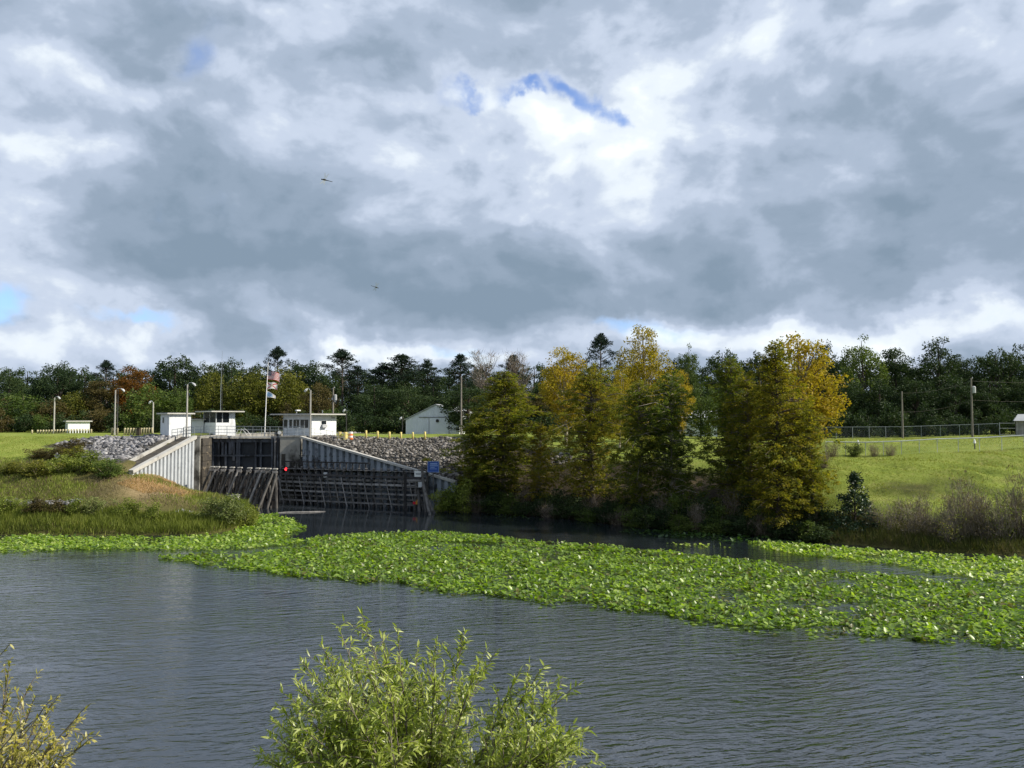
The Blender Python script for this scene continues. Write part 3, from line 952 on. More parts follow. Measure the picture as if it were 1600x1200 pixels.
# curved white fittings on the walkway
for (px_, py_, lb) in ((378, 676, 'white cable hoop on the walkway behind the gate railing, below the lookout cabin'), (520, 0, None)):
    if not lb:
        continue
    q = at(px_, py_, LOCK_Y + 3.0)
    t = thing('cable_hoop', lb, 'cable', (q.x, q.y, zr))
    for s_ in (0, .5):
        MB().tube([(-.9 + s_, 0, .05), (-.6 + s_, 0, .75), (-.1 + s_, 0, .95), (.4 + s_, 0, .55), (.7 + s_, 0, .08)], .03, 6).build('hoop', M['white_plain'], t)
q = at(437, 677, LOCK_Y + 2.2)
t = thing('flood_lamp', 'round white floodlight on the walkway near the left end of the control house', 'lamp', (q.x, q.y, zr))
MB().tube([(0, 0, 0), (0, 0, .35)], .03).build('stand', M['galv'], t)
MB().tube([(0, -.2, .45), (0, -.05, .45), (0, .12, .45)], [.24, .22, .08], 12).build('lamp_head', M['white_plain'], t)


# wing walls of sheet piling
def wing(label, A, B, bottomA, bottomB, n, mat, capmat, cap_h=.42):
    """A,B world points of the top line; each pile is a part"""
    A, B = Vector(A), Vector(B)
    t_ = thing('wing_wall', label, 'retaining wall', (A.x, A.y, -1))
    o2 = t_.location.copy()
    d = Vector((B.x - A.x, B.y - A.y, 0))
    L_ = d.length
    d.normalize()
    nrm = Vector((d.y, -d.x, 0))
    if nrm.y > 0 and abs(nrm.y) > .5:
        nrm = -nrm
    if abs(nrm.y) <= .5 and nrm.x < 0:
        nrm = -nrm
    dep = .34
    for i in range(n):
        s0, s1 = L_ * i / n, L_ * (i + 1) / n
        p = s1 - s0
        prof = [(0, 0), (.30, 0), (.40, 1), (.90, 1), (1.0, 0)]
        vs_, fs = [], []
        for u, o in prof:
            s_ = s0 + u * p
            q = A + d * s_ + nrm * (dep * (o - 1))
            zt = A.z + (B.z - A.z) * s_ / L_
            zb = bottomA + (bottomB - bottomA) * s_ / L_
            vs_ += [(q.x, q.y, zb), (q.x, q.y, zt - .02)]
        for j in range(len(prof) - 1):
            fs.append((2 * j, 2 * j + 2, 2 * j + 3, 2 * j + 1))
        MB(o2).add(vs_, fs).build('sheet_pile', mat, t_)
    MB(o2).beam(A - nrm * .12 + Vector((0, 0, .06)), B - nrm * .12 + Vector((0, 0, .06)), .62, cap_h).build('cap_beam', capmat, t_)
    # earth side of the wall
    back = -nrm * .9
    MB(o2).add([A - nrm * .42 - Vector((0, 0, .2)), B - nrm * .42 - Vector((0, 0, .2)), B + back - Vector((0, 0, .2)), A + back - Vector((0, 0, .2)),
                Vector((A.x, A.y, bottomA)) - nrm * .42, Vector((B.x, B.y, bottomB)) - nrm * .42, Vector((B.x, B.y, bottomB)) + back, Vector((A.x, A.y, bottomA)) + back],
               [(0, 1, 2, 3), (0, 4, 5, 1), (3, 2, 6, 7), (1, 5, 6, 2), (0, 3, 7, 4)]).build('backing', M['concrete_dark'], t_)
    return t_


LA = (xat(306, LOCK_Y), LOCK_Y, TOP - .05)
LBp = at(206, 738, 93.5)
wing('left wing wall of white sheet piling, stepping down into the straw bank', LA, LBp, -1, 1.5, 17, M['pile_steel'], M['concrete_pale'])
RA = (XR1 + .1, LOCK_Y - .05, TOP - .05)
RB = at(712, 754, 97.2)
wing('right wing wall of dull grey sheet piling behind the timber guide fence', RA, RB, -1, -1, 24, M['pile_steel_dull'], M['concrete_pale'], .26)
# sloping apron strip behind the left wing wall
t = thing('stair_kerb', 'pale concrete kerb sloping down between the left riprap and the wing wall', 'kerb', (0, 0, 0))
a_, b_ = at(284, 679, 109.5), at(188, 729, 96.6)
MB().beam(a_, b_, .22, .42).build('kerb', M['concrete_pale'], t)
MB().add([a_ - Vector((0, 0, .25)), b_ - Vector((0, 0, .25)), Vector(LBp) - Vector((0, 0, .12)), Vector(LA) + Vector((-.3, .5, -.12))], [(0, 1, 2, 3)]).build('apron', M['concrete_dark'], t)

# ------------------------------------------------------------------ timber guide fences
fe = thing('timber_fender', 'left timber guide fence of raked piles and pale caps in front of the gates', 'guide fence', (xat(334, 104), 104, 0))
o_ = fe.location.copy()
caps = [333, 341, 351, 364, 376, 391, 404, 413, 421, 431]
zc_ = zat(732, 102)
prev = None
for i, px_ in enumerate(caps):
    Y_ = 104.5 - (px_ - 333) / 98 * 4.5
    x_ = xat(px_, Y_)
    tilt = .12
    MB(o_).tube([(x_ + .25, Y_, -1.2), (x_, Y_, zc_)], [.21, .17], 8).build('pile', M['timber'], fe)
    MB(o_).tube([(x_ - 2.1, Y_ - 1.5, -1.2), (x_ - .12, Y_ - .25, zc_ - .15)], [.17, .14], 8).build('raked_pile', M['timber_grey' if i % 3 == 1 else 'timber'], fe)
    MB(o_).tube([(x_ - 1.15, Y_ - .4, -1.2), (x_ + .25, Y_ - .35, zc_ - .55)], [.17, .14], 8).build('brace', M['timber'], fe)
    MB(o_).box((x_ - .26, Y_ - .3, zc_ + .005), (x_ + .26, Y_ + .24, zc_ + .14)).build('pile_cap', M['concrete_pale'], fe)
    MB(o_).box((x_ - .3, Y_ - .42, zc_ - .45), (x_ + .34, Y_ - .30, zc_ - .15)).build('block', M['timber_grey'], fe)
for z_ in (1.0, 2.4, 3.7, 4.45):
    a_ = Vector((xat(331, 104.7), 104.7, z_))
    b_ = Vector((xat(434, 100), 100, z_))
    MB(o_).beam(a_ + Vector((0, .22, 0)), b_ + Vector((0, .22, 0)), .16, .3).build('waler', M['timber_dark'], fe)
for i in range(26):
    u = (i + .5) / 26
    q = Vector((xat(331, 104.7), 104.7, 0)).lerp(Vector((xat(434, 100), 100, 0)), u)
    MB(o_).box((q.x - .15, q.y + .34, -1), (q.x + .15, q.y + .42, random.uniform(3.0, 4.3))).build('plank', M['timber_dark'], fe)

ff = thing('timber_fender', 'long right timber guide fence with walkway and handrail reaching out to the blue sign', 'guide fence', (xat(445, 106.5), 106.5, 0))
o_ = ff.location.copy()
FA, FB = Vector((xat(441, 106.6), 106.6, 0)), Vector((xat(668, 98.6), 98.6, 0))
fd = (FB - FA).normalized()
fn = Vector((fd.y, -fd.x, 0))
if fn.y > 0:
    fn = -fn
DK = 4.55
NB = 21
for i in range(NB):
    q = FA.lerp(FB, i / (NB - 1))
    MB(o_).tube([q + Vector((0, 0, -1.2)), q + Vector((0, 0, DK + .25))], .15, 8).build('pile', M['timber'], ff)
    MB(o_).tube([q + fd * 1.35 + fn * .95 + Vector((0, 0, -1.2)), q - fd * .15 + fn * .56 + Vector((0, 0, DK - .9))], [.07, .06], 6).build('raked_pile', M['timber' if i % 3 else 'timber_grey'], ff)
    MB(o_).beam(q - fn * 1.25 + Vector((0, 0, DK - .12)), q + fn * .35 + Vector((0, 0, DK - .12)), .14, .22).build('crossbeam', M['timber_dark'], ff)
    MB(o_).tube([q - fn * 1.1 + Vector((0, 0, -1.2)), q - fn * 1.1 + Vector((0, 0, DK - .1))], .14, 7).build('pile', M['timber_dark'], ff)
    if i % 2 == 0:
        MB(o_).beam(q - fn * 1.2 + Vector((0, 0, DK)), q - fn * 1.2 + Vector((0, 0, DK + 1.75)), .09, .09, up=fd).build('rail_post', M['pole_dark'], ff)
    MB(o_).box((q.x - .16, q.y - .2, DK + .255), (q.x + .16, q.y + .16, DK + .36)).build('pile_cap', M['timber_grey'], ff)
for z_, w_, h_, mt in ((.5, .16, .20, 'timber_grey'), (1.15, .16, .22, 'timber'), (1.75, .16, .22, 'timber_grey'), (2.35, .16, .22, 'timber'), (2.9, .18, .26, 'timber_grey'), (3.4, .18, .26, 'timber'), (3.9, .18, .26, 'timber_dark')):
    for s_ in range(3):
        a_ = FA.lerp(FB, s_ / 3 + .002)
        b_ = FA.lerp(FB, (s_ + 1) / 3 - .002)
        MB(o_).beam(a_ + fn * .42 + Vector((0, 0, z_)), b_ + fn * .42 + Vector((0, 0, z_ - .03)), w_, h_).build('waler', M[mt], ff)
NPL = 78
pm = MB().box((-.13, -.75, 0), (.13, .75, .06)).mesh('deck_plank')
for i in range(NPL):
    q = FA.lerp(FB, (i + .5) / NPL) - fn * .5 + Vector((0, 0, DK + .005 + random.uniform(0, .02)))
    o = link('plank', pm, M['timber_grey' if i % 3 else 'timber'], ff, q - o_)
    o.rotation_euler = (0, 0, math.atan2(fd.y, fd.x) + random.uniform(-.02, .02))
for h_ in (1.72, 1.15, .6):
    MB(o_).beam(FA - fn * 1.2 + Vector((0, 0, DK + h_)), FB - fn * 1.2 + Vector((0, 0, DK + h_)), .08, .10).build('rail', M['pole_dark'], ff)
MB(o_).beam(FA + fn * .1 + Vector((0, 0, DK + 1.0)), FA.lerp(FB, .62) + fn * .1 + Vector((0, 0, DK + 1.0)), .10, .16).build('rail', M['timber_dark'], ff)
for i in range(14):
    q = FA.lerp(FB, (i + .5) / 14 * .62) + fn * .1
    MB(o_).beam(q + Vector((0, 0, DK)), q + Vector((0, 0, DK + 1.0)), .12, .12, up=fd).build('rail_post', M['timber_dark'], ff)

# dolphin of raked legs at the outer end
dl = thing('mooring_dolphin', 'cluster of raked timber legs standing in the water below the blue sign', 'mooring piles', (xat(664, 97.5), 97.5, 0))
o_ = dl.location.copy()
tp = at(664, 728, 97.5)
for (bx, by, ex) in ((684, 803, .2), (667, 800, 0), (673, 808, -.2), (656, 800, .6), (648, 797, .9)):
    bt = onz(bx, by, 0)
    bt = Vector((bt.x, min(max(bt.y, 92), 99), -1))
    top_ = Vector((tp.x - .5 + ex * -.8 + .1, 97.5 + ex * .6, tp.z if ex == 0 else tp.z - 1.9))
    MB(o_).tube([bt, top_], [.2, .16], 8).build('leg', M['timber'], dl)
for i, z_ in enumerate((.9, 1.9, 2.9, 3.7)):
    MB(o_).beam((tp.x - 2.2, 97.3, z_), (tp.x + .5 - i * .1, 97.2, z_ - .03), .16, .22).build('crossbeam', M['timber_grey' if i % 2 else 'timber'], dl)
MB(o_).beam((tp.x - 2.4, 97.45, -1), (tp.x - 2.4, 97.45, 4.6), .32, .32, up=(0, 1, 0)).build('leg', M['timber_dark'], dl)


def board(name, label, px0, px1, py0, py1, Y, mat, lines=(), frame=None, cat='sign', textmat=None):
    a_, b_ = at(px0, py1, Y), at(px1, py0, Y)
    t_ = thing(name, label, cat, ((a_.x + b_.x) / 2, Y, a_.z))
    o2 = t_.location.copy()
    MB(o2).box((a_.x, Y, a_.z), (b_.x, Y + .04, b_.z)).build('panel', mat, t_)
    if frame:
        e_ = .05
        for p_, q_ in (((a_.x, a_.z), (b_.x, a_.z + e_)), ((a_.x, b_.z - e_), (b_.x, b_.z)), ((a_.x, a_.z + e_), (a_.x + e_, b_.z - e_)), ((b_.x - e_, a_.z + e_), (b_.x, b_.z - e_))):
            MB(o2).box((p_[0], Y - .012, p_[1]), (q_[0], Y - .002, q_[1])).build('border', frame, t_)
    for (u0, u1, v0, v1) in lines:
        MB(o2).box((a_.x + (b_.x - a_.x) * u0, Y - .008, b_.z - (b_.z - a_.z) * v1), (a_.x + (b_.x - a_.x) * u1, Y - .002, b_.z - (b_.z - a_.z) * v0)).build('text_line', textmat or M['text_pale'], t_)
    return t_


t = board('blue_sign', 'blue information sign with pale lines of text on the end of the right guide fence', 668, 686, 721, 738, 97.1, M['sign_blue'],
          ((.22, .85, .16, .28), (.20, .9, .36, .44), (.25, .62, .52, .58), (.2, .8, .66, .71)), M['text_pale'])
MB(t.location).beam((t.location.x, 97.2, t.location.z - 1.6), (t.location.x - .05, 97.2, t.location.z + 1.1), .12, .12, up=(0, 1, 0)).build('sign_post', M['timber'], t)
MB(t.location).beam((t.location.x - 1.0, 97.25, t.location.z - .9), (t.location.x + .3, 97.25, t.location.z - .05), .12, .12).build('bracket', M['timber'], t)
board('notice_board', 'white notice with grey print on the guide fence, left of the blue sign', 647.5, 658, 736, 745, 97.3, M['white_plain'], ((.2, .95, .38, .48), (.25, .9, .56, .64)), None, 'sign', M['text_dark'])
board('notice_board', 'pale grey notice under the white one near the end of the guide fence', 653.5, 660.5, 753, 761.5, 97.0, M['sign_grey'])
board('notice_board', 'small pale square notice in the middle of the right guide fence', 505.5, 511.5, 738, 746, 103.6, M['sign_grey'])
q = at(653, 783, 96.9)
t = thing('marker_box', 'orange marker box low on the outer end of the guide fence', 'marker', (q.x, q.y, q.z - .4))
MB().box((-.26, -.1, 0), (.26, .1, .42)).build('box', M['rust'], t)
MB().add([(-.26, -.1, .422), (.26, -.1, .422), (.26, .1, .422), (-.26, .1, .422), (.05, 0, .75)], [(0, 1, 4), (1, 2, 4), (2, 3, 4), (3, 0, 4)]).build('cap', M['rust'], t)
MB().box((-.6, -.09, .02), (-.28, .09, .32)).build('red_block', M['flag_red'], t)
q = at(447, 733, LOCK_Y - .6)
t = thing('signal_light', 'lit red signal lamp on the right lock wall', 'signal', (q.x, q.y, q.z))
MB().tube([(0, .3, 0), (0, 0, 0)], .30, 14).build('housing', M['pole_dark'], t)
MB().tube([(0, -.002, 0), (0, -.05, 0)], [.2, .12], 14).build('lens', M['red_lamp'], t)
MB().beam((0, .2, -.3), (0, .2, -1.6), .08, .08, up=(0, 1, 0)).build('bracket', M['pole_dark'], t)
q = onz(368, 786, 1.0)
q = at(368, 782, 99.0)
t = thing('concrete_block', 'pale concrete block at the foot of the left guide fence', 'block', (q.x, 99.0, q.z))
MB().box((-.42, -.35, -.6), (.42, .35, .72)).build('block', M['concrete_pale'], t)
MB().box((-.8, -.3, -.6), (-.424, .3, .62)).build('step', M['concrete'], t)
a_, b_ = onz(434, 801.5, .02), onz(508, 799.5, .02)
mb = MB(a_)
pts_ = [a_.lerp(b_, i / 6) + Vector((0, .12 * math.sin(i * 1.3), .0)) for i in range(7)]
mb.tube(pts_, [.06, .11, .12, .12, .11, .10, .05], 8)
o = mb.build('floating_log', M['timber_grey'])
o.location = a_
tag(o, 'pale log floating in the dark water in front of the guide fence', 'log')

# diamond sign on the left bank
q = at(89.5, 712, 100)
zb = Hs(q.x, 100)
t = thing('diamond_sign', 'white diamond sign on a short dark post in the left bank grass', 'sign', (q.x, 100, zb))
hz = q.z - zb
MB().add([(0, -.06, hz - .40), (.40, -.06, hz), (0, -.06, hz + .40), (-.40, -.06, hz), (0, -.03, hz - .40), (.40, -.03, hz), (0, -.03, hz + .40), (-.40, -.03, hz)],
         [(0, 1, 2, 3), (7, 6, 5, 4), (0, 4, 5, 1), (1, 5, 6, 2), (2, 6, 7, 3), (3, 7, 4, 0)]).build('panel', M['white_plain'], t)
MB().box((-.13, -.066, hz - .1), (.13, -.062, hz + .1)).build('symbol', M['sign_grey'], t)
MB().beam((0, 0, -.3), (0, 0, hz + .2), .09, .06, up=(0, 1, 0)).build('post', M['timber'], t)


# ------------------------------------------------------------------ poles, flags, bollards
def lamp_pole(label, px, ytop, Y, side, base=None, r=.14, arm=.9, mat='pole', double=False):
    x_ = xat(px, Y)
    z0 = Hs(x_, Y) if base is None else base
    zt = zat(ytop, Y)
    t_ = thing('lamp_post', label, 'lamp post', (x_, Y, z0 - .05))
    hh = zt - z0
    MB().tube([(0, 0, 0), (0, 0, hh)], [r, r * .72], 8).build('post', M[mat], t_)
    MB().tube([(0, 0, hh - .1), (side * .25, 0, hh + .22), (side * arm * .7, 0, hh + .25), (side * arm, 0, hh + .05)], .04, 6).build('arm', M['galv'], t_)
    MB().tube([(side * arm * .82, 0, hh + .2), (side * (arm + .12), 0, hh + .0), (side * (arm + .3), 0, hh - .22)], [.08, .17, .12], 8).build('lamp_head', M['lamp'], t_)
    if double:
        MB().tube([(.38, 0, 0), (.38, 0, hh + .1)], .05, 6).build('conduit', M['pole_dark'], t_)
    return t_


lamp_pole('slim lamp post left of the far white hut', 84, 621, 131, 1, arm=.6)
lamp_pole('pale lamp post with a dark conduit beside it above the left riprap', 179, 609, 115, 1, double=True, arm=1.0)
lamp_pole('lamp post with its head to the left, between the left riprap and the flat-roofed hut', 238.5, 628, 125, -1, arm=.4)
lamp_pole('tall lamp post in front of the flat-roofed hut at the lock', 291.5, 600, LOCK_Y + .6, 1, TOP, arm=.8)
lamp_pole('tall pale lamp post at the corner of the control house', 484.5, 609, LOCK_Y + .4, -1, TOP, arm=.5)
lamp_pole('small dark lamp post behind the drums right of the control house', 541, 641, 128, -1, r=.08, arm=.25, mat='pole_dark')
lamp_pole('small dark lamp post at the left corner of the metal shed', 628.5, 653, 125, -1, r=.07, arm=.12, mat='pole_dark')

xa_ = xat(720.5, 117)
t = thing('bare_pole', 'tall bare pole standing right of the metal shed', 'pole', (xa_, 117, Hs(xa_, 117)))
MB().tube([(0, 0, 0), (0, 0, zat(589, 117) - t.location.z)], [.15, .10], 8).build('pole', M['pole_wood'], t)
MB().tube([(0, 0, zat(589, 117) - t.location.z + .003), (0, 0, zat(589, 117) - t.location.z + .1)], [.12, .05], 8).build('pole_cap', M['galv'], t)
t = thing('radio_mast', 'thin radio mast rising behind the lookout cabin', 'antenna', (xat(344, 121), 121, 8.75))
mast_h = zat(548, 121) - 8.75
MB().tube([(0, 0, 0), (0, 0, mast_h * .55), (.12, 0, mast_h)], [.06, .045, .015], 6).build('mast', M['galv'], t)
MB().tube([(.22, 0, 0), (.26, 0, mast_h * .86)], .02, 5).build('whip', M['pole_dark'], t)


def utility(label, px, ytop, Y, transformer, ylamp=0):
    x_ = xat(px, Y)
    z0 = Hs(x_, Y)
    hh = zat(ytop, Y) - z0
    t_ = thing('utility_pole', label, 'utility pole', (x_, Y, z0 - .05))
    MB().tube([(0, 0, 0), (0, 0, hh)], [.16, .11], 8).build('pole', M['pole_wood'], t_)
    if transformer:
        MB().tube([(.38, 0, hh - 2.2), (.38, 0, hh - 1.3), (.38, 0, hh - 1.2)], [.26, .26, .12], 10).build('transformer', M['sign_grey'], t_)
        MB().tube([(.2, 0, hh - .1), (.2, 0, hh + .15)], .04, 6).build('insulator', M['lamp'], t_)
    return Vector((x_, Y, z0 + hh))


utility('utility pole with a grey transformer in the trees behind the control house', 520, 605, 136, True)
u1 = utility('wooden utility pole without transformer at the far fence', 1410.5, 611, 117.5, False)
u2 = utility('wooden utility pole with transformer at the far right fence', 1519.5, 590, 115.5, True)
mb = MB()
for dz, e_ in ((-.3, 0), (-3.1, 0)):
    for (p_, q_) in ((u1 + Vector((0, 0, min(dz, -.3))), u2 + Vector((0, 0, dz - .2))), (u2 + Vector((0, 0, dz - .2)), u2 + Vector((22, -1.5, dz + .4)))):
        pts_ = [p_.lerp(q_, i / 10) + Vector((0, 0, -.5 * (1 - (2 * i / 10 - 1) ** 2))) for i in range(11)]
        mb.tube(pts_, .010, 4)
tag(mb.build('power_line', M['pole_wood']), 'pair of sagging overhead wires strung from the poles over the right field', 'wires')

FPX, FPY = xat(413.5, 112), 112.0
t = thing('flagpole', 'white flagpole flying three flags behind the lock gates', 'flagpole', (FPX, FPY, TOP))
fh = zat(567, 112) - TOP
MB().tube([(0, 0, 0), (.18, 0, fh * .6), (.36, 0, fh)], [.075, .06, .035], 8).build('pole', M['white_plain'], t)
MB().tube([(.36, 0, fh + .002), (.36, 0, fh + .08), (.36, 0, fh + .14)], [.03, .08, .02], 8).build('finial', M['lamp'], t)


def flag_grid(nx_, ny_, w_, h_, droop, ph):
    vs_ = []
    for j in range(ny_ + 1):
        for i in range(nx_ + 1):
            u, v = i / nx_, j / ny_
            vs_.append((u * w_ * .96, .16 * math.sin(u * 7 + ph + v * 1.2) * u, -v * h_ * (1 - .06 * math.sin(3 * u)) - droop * u * u - .10 * math.sin(u * 6 + ph) * u))
    return vs_


def flag(name, label, px, py, w_, h_, droop, nx_, ny_, mats, pick, ph=0.0, shape=None):
    q = at(px, py, FPY)
    vs_ = flag_grid(nx_, ny_, w_, h_, droop, ph)
    if shape:
        vs_ = shape(vs_, nx_, ny_)
    t_ = thing(name, label, 'flag', q)
    groups = {}
    for j in range(ny_):
        for i in range(nx_):
            key = pick((i + .5) / nx_, (j + .5) / ny_)
            groups.setdefault(key, []).append((j * (nx_ + 1) + i, j * (nx_ + 1) + i + 1, (j + 1) * (nx_ + 1) + i + 1, (j + 1) * (nx_ + 1) + i))
    for key, fs in groups.items():
        mb_ = MB()
        used = sorted({i for f in fs for i in f})
        mp = {a: b for b, a in enumerate(used)}
        mb_.add([vs_[i] for i in used], [tuple(mp[i] for i in f) for f in fs])
        mb_.build(mats[key][0], M[mats[key][1]], t_, True)
    return t_, vs_


us, uv = flag('national_flag', 'red and white striped flag with a dark star field, topmost on the flagpole', 416.8, 579.5, 1.85, 1.25, .42, 26, 13,
              {'r': ('red_stripes', 'flag_red'), 'w': ('white_stripes', 'flag_white'), 'b': ('canton', 'flag_navy')},
              lambda u, v: 'b' if (u < .40 and v < 7 / 13) else ('r' if int(v * 13) % 2 == 0 else 'w'))
sm = MB()
for r_ in range(9):
    for c_ in range(6 if r_ % 2 == 0 else 5):
        u = .40 * ((c_ * 2 + (1 if r_ % 2 == 0 else 2)) / 12)
        v = 7 / 13 * (r_ + 1) / 10
        i, j = min(25, int(u * 26)), min(12, int(v * 13))
        q = Vector(uv[j * 27 + i]).lerp(Vector(uv[(j + 1) * 27 + i + 1]), .5)
        ring = [(q.x + (.036 if a % 2 == 0 else .015) * math.sin(a * math.pi / 5), q.y - .02, q.z + (.036 if a % 2 == 0 else .015) * math.cos(a * math.pi / 5)) for a in range(10)]
        sm.add(ring, [tuple(range(10))])
sm.build('stars', M['flag_white'], us)
flag('state_flag', 'white flag with a red diagonal cross and round seal, middle one on the flagpole', 416.3, 597.5, 1.6, .95, .12, 30, 20,
     {'r': ('red_cross', 'flag_red'), 'w': ('white_field', 'flag_white'), 's': ('seal', 'flag_seal')},
     lambda u, v: 's' if (u - .5) ** 2 * 2.4 + (v - .5) ** 2 < .03 else ('r' if abs(u - v) < .085 or abs(u + v - 1) < .085 else 'w'), 1.2)


def tri_droop(vs_, nx_, ny_):
    o2 = []
    for n_, (x_, y_, z_) in enumerate(vs_):
        i, j = n_ % (nx_ + 1), n_ // (nx_ + 1)
        u, v = i / nx_, j / ny_
        topz, botz = -.75 * u ** 1.6, -.95 - .22 * max(0, u - .6) * 2
        o2.append((x_ * .92, y_, topz + (botz - topz) * v))
    return o2


flag('unit_flag', 'drooping pale blue and white flag, lowest on the flagpole', 415.9, 610.5, 1.5, 1.0, .2, 20, 14,
     {'b': ('blue_field', 'flag_blue'), 'w': ('white_border', 'flag_white')},
     lambda u, v: 'b' if (u < .72 and .12 < v < .86) else 'w', .6, tri_droop)


def bollard_mesh(h_, r_):
    b = MB()
    b.tube([(0, 0, 0), (0, 0, h_ * .93), (0, 0, h_)], [r_, r_, r_ * .6], 10)
    return b.mesh('bollard', True)


bm_big, bm_small = bollard_mesh(1.2, .15), bollard_mesh(.75, .13)
side_words = ['nearest the orange and white drum', 'second from the drums', 'third from the drums', 'left of the metal shed', 'in front of the left part of the shed wall', "in front of the shed's sliding door"]
for i, px_ in enumerate((572, 590, 608.5, 626.5, 645, 664)):
    Y_ = 111.5
    x_ = xat(px_, Y_)
    o = link('bollard', bm_big, M['yellow'], None, (x_, Y_, Hs(x_, Y_) - .05))
    tag(o, 'yellow bollard above the right riprap, ' + side_words[i], 'bollard', 'yellow bollards above the right riprap')
mb = MB()
for i in range(6):
    x0_, x1_ = xat(552 + i * 18.6, 112.2), xat(552 + (i + 1) * 18.6, 112.2)
    mb.tube([(x0_, 112.2, Hs(x0_, 112.2) + .55), (x1_, 112.2, Hs(x1_, 112.2) + .55)], .02, 5)
    mb.tube([(x1_, 112.2, Hs(x1_, 112.2) - .2), (x1_, 112.2, Hs(x1_, 112.2) + .6)], .025, 5)
tag(mb.build('pipe_rail', M['timber_grey']), 'low pipe rail behind the yellow bollards on the right', 'railing')
lawn_px = list(np.arange(50, 146, 4.4))
for i, px_ in enumerate(lawn_px):
    if 52 < px_ < 57:
        continue
    Y_ = 121 - i * .05
    x_ = xat(px_, Y_)
    o = link('bollard', bm_small, M['yellow_pale'], None, (x_, Y_, Hs(x_, Y_) - .12))
    tag(o, 'pale yellow post in the close row along the top of the left lawn', 'bollard', 'pale posts in a row along the left lawn')
for i, px_ in enumerate((175, 183, 195, 199.5, 204, 208.5, 213, 221, 225, 229, 233, 237.5)):
    Y_ = 115.2
    x_ = xat(px_, Y_)
    o = link('bollard', bm_big, M['yellow_pale'], None, (x_, Y_, Hs(x_, Y_) - .15))
    tag(o, 'stout pale yellow post in the row above the left riprap', 'bollard', 'stout posts above the left riprap')
xr_ = xat(217, 115)
o = MB().box((-.2, -.2, 0), (.2, .2, 1.05)).box((-.24, -.24, 1.052), (.24, .24, 1.12)).build('rusty_post', M['bark'])
o.location = (xr_, 114.9, Hs(xr_, 114.9) - .05)
tag(o, 'dark brown square post among the stout pale posts', 'post')


def drum(label, px, Y, m1, m2=None, s_=1.0):
    x_ = xat(px, Y)
    t_ = thing('drum', label, 'barrel', (x_, Y, Hs(x_, Y)))
    for i in range(4):
        z0, z1 = i * .26 * s_, (i + 1) * .26 * s_ - .003
        r_ = (.30 - .012 * i) * s_
        MB().tube([(0, 0, z0), (0, 0, z0 + .03), (0, 0, z1 - .03), (0, 0, z1)], [r_, r_ + .015, r_ + .015, r_], 12).build('band', M[m1 if (i % 2 == 0 or not m2) else m2], t_)
    return t_


drum('yellow drum right beside the control house wall', 530.5, 110.4, 'yellow')
drum('yellow drum, right one of the pair by the control house', 539.5, 110.2, 'yellow', None, 1.08)
drum('orange and white banded traffic drum next to the yellow drums', 548, 110.6, 'orange', 'white_plain', 1.05)


# ------------------------------------------------------------------ chain link fences
def chain_fence(label, pts, h_, sp, railm, mesh_step=.22):
    t_ = thing('chain_link_fence', label, 'fence', pts[0])
    o2 = Vector(pts[0])
    wires = MB(o2)
    for a_, b_ in zip(pts[:-1], pts[1:]):
        a_, b_ = Vector(a_), Vector(b_)
        n_ = max(1, round((b_ - a_).length / sp))
        for i in range(n_):
            q = a_.lerp(b_, i / n_)
            MB(o2).tube([q - Vector((0, 0, .3)), q + Vector((0, 0, h_))], .035, 6).build('fence_post', railm, t_)
        MB(o2).tube([a_ + Vector((0, 0, h_)), b_ + Vector((0, 0, h_))], .055 if railm is M['fence_rail'] else .028, 6).build('top_rail', railm, t_)
        L_ = (b_ - a_).length
        nw = int(L_ / mesh_step)
        for i in range(nw):
            for sgn in (1, -1):
                u0 = i / nw
                u1 = u0 + sgn * h_ / L_
                u1 = min(max(u1, 0), 1)
                p_ = a_.lerp(b_, u0)
                q = a_.lerp(b_, u1) + Vector((0, 0, h_))
                wires.tube([p_, q], .004, 3, False)
    tag(wires.build('wire_mesh', M['galv'], t_), kind='stuff')
    return t_


def gpts(lst):
    return [(x_, y_, Hs(x_, y_) - .02) for x_, y_ in lst]


chain_fence('far chain-link fence along the edge of the dark wood behind the field', gpts([(xat(1255, 120), 120), (xat(1410, 119), 119), (xat(1560, 117), 117)]), 1.8, 2.6, M['galv'])
chain_fence('near chain-link fence with a pale top rail climbing the crest of the mown slope', gpts([(xat(1290, 93), 93), (xat(1352, 92), 92), (xat(1408, 91), 91), (xat(1464, 90.5), 90.5), (xat(1530, 90), 90), (xat(1600, 89.5), 89.5), (xat(1700, 89), 89)]), 1.55, 2.1, M['fence_rail'])
tg = thing('field_gate', 'pipe gate in the far fence beside the boarded shed', 'gate', (xat(1562, 116), 116, Hs(xat(1562, 116), 116)))
for x_ in (0, 2.9):
    MB().tube([(x_, 0, -.2), (x_, 0, 1.95)], .05, 8).build('gate_post', M['galv'], tg)
for z_ in (.2, 1.1, 1.85):
    MB().tube([(.06, 0, z_), (2.84, 0, z_)], .03, 6).build('gate_rail', M['galv'], tg)
for (px_, Y_, lb, h_) in ((1340.5, 94.5, 'white marker stake behind the near fence, left of the dry weeds', 1.1), (1522.5, 91.6, 'white-topped marker stake behind the near fence at the right', .8)):
    x_ = xat(px_, Y_)
    t = thing('marker_stake', lb, 'marker', (x_, Y_, Hs(x_, Y_)))
    MB().box((-.05, -.05, -.2), (.05, .05, h_)).build('stake', M['timber'], t)
    MB().add([(-.2, 0, h_ - .1), (0, -.08, h_ - .15), (.2, 0, h_ - .1), (.06, 0, h_ + .35), (-.06, 0, h_ + .35)], [(0, 1, 4), (1, 3, 4), (1, 2, 3), (0, 4, 3, 2)]).build('marker_cap', M['white_plain'], t)


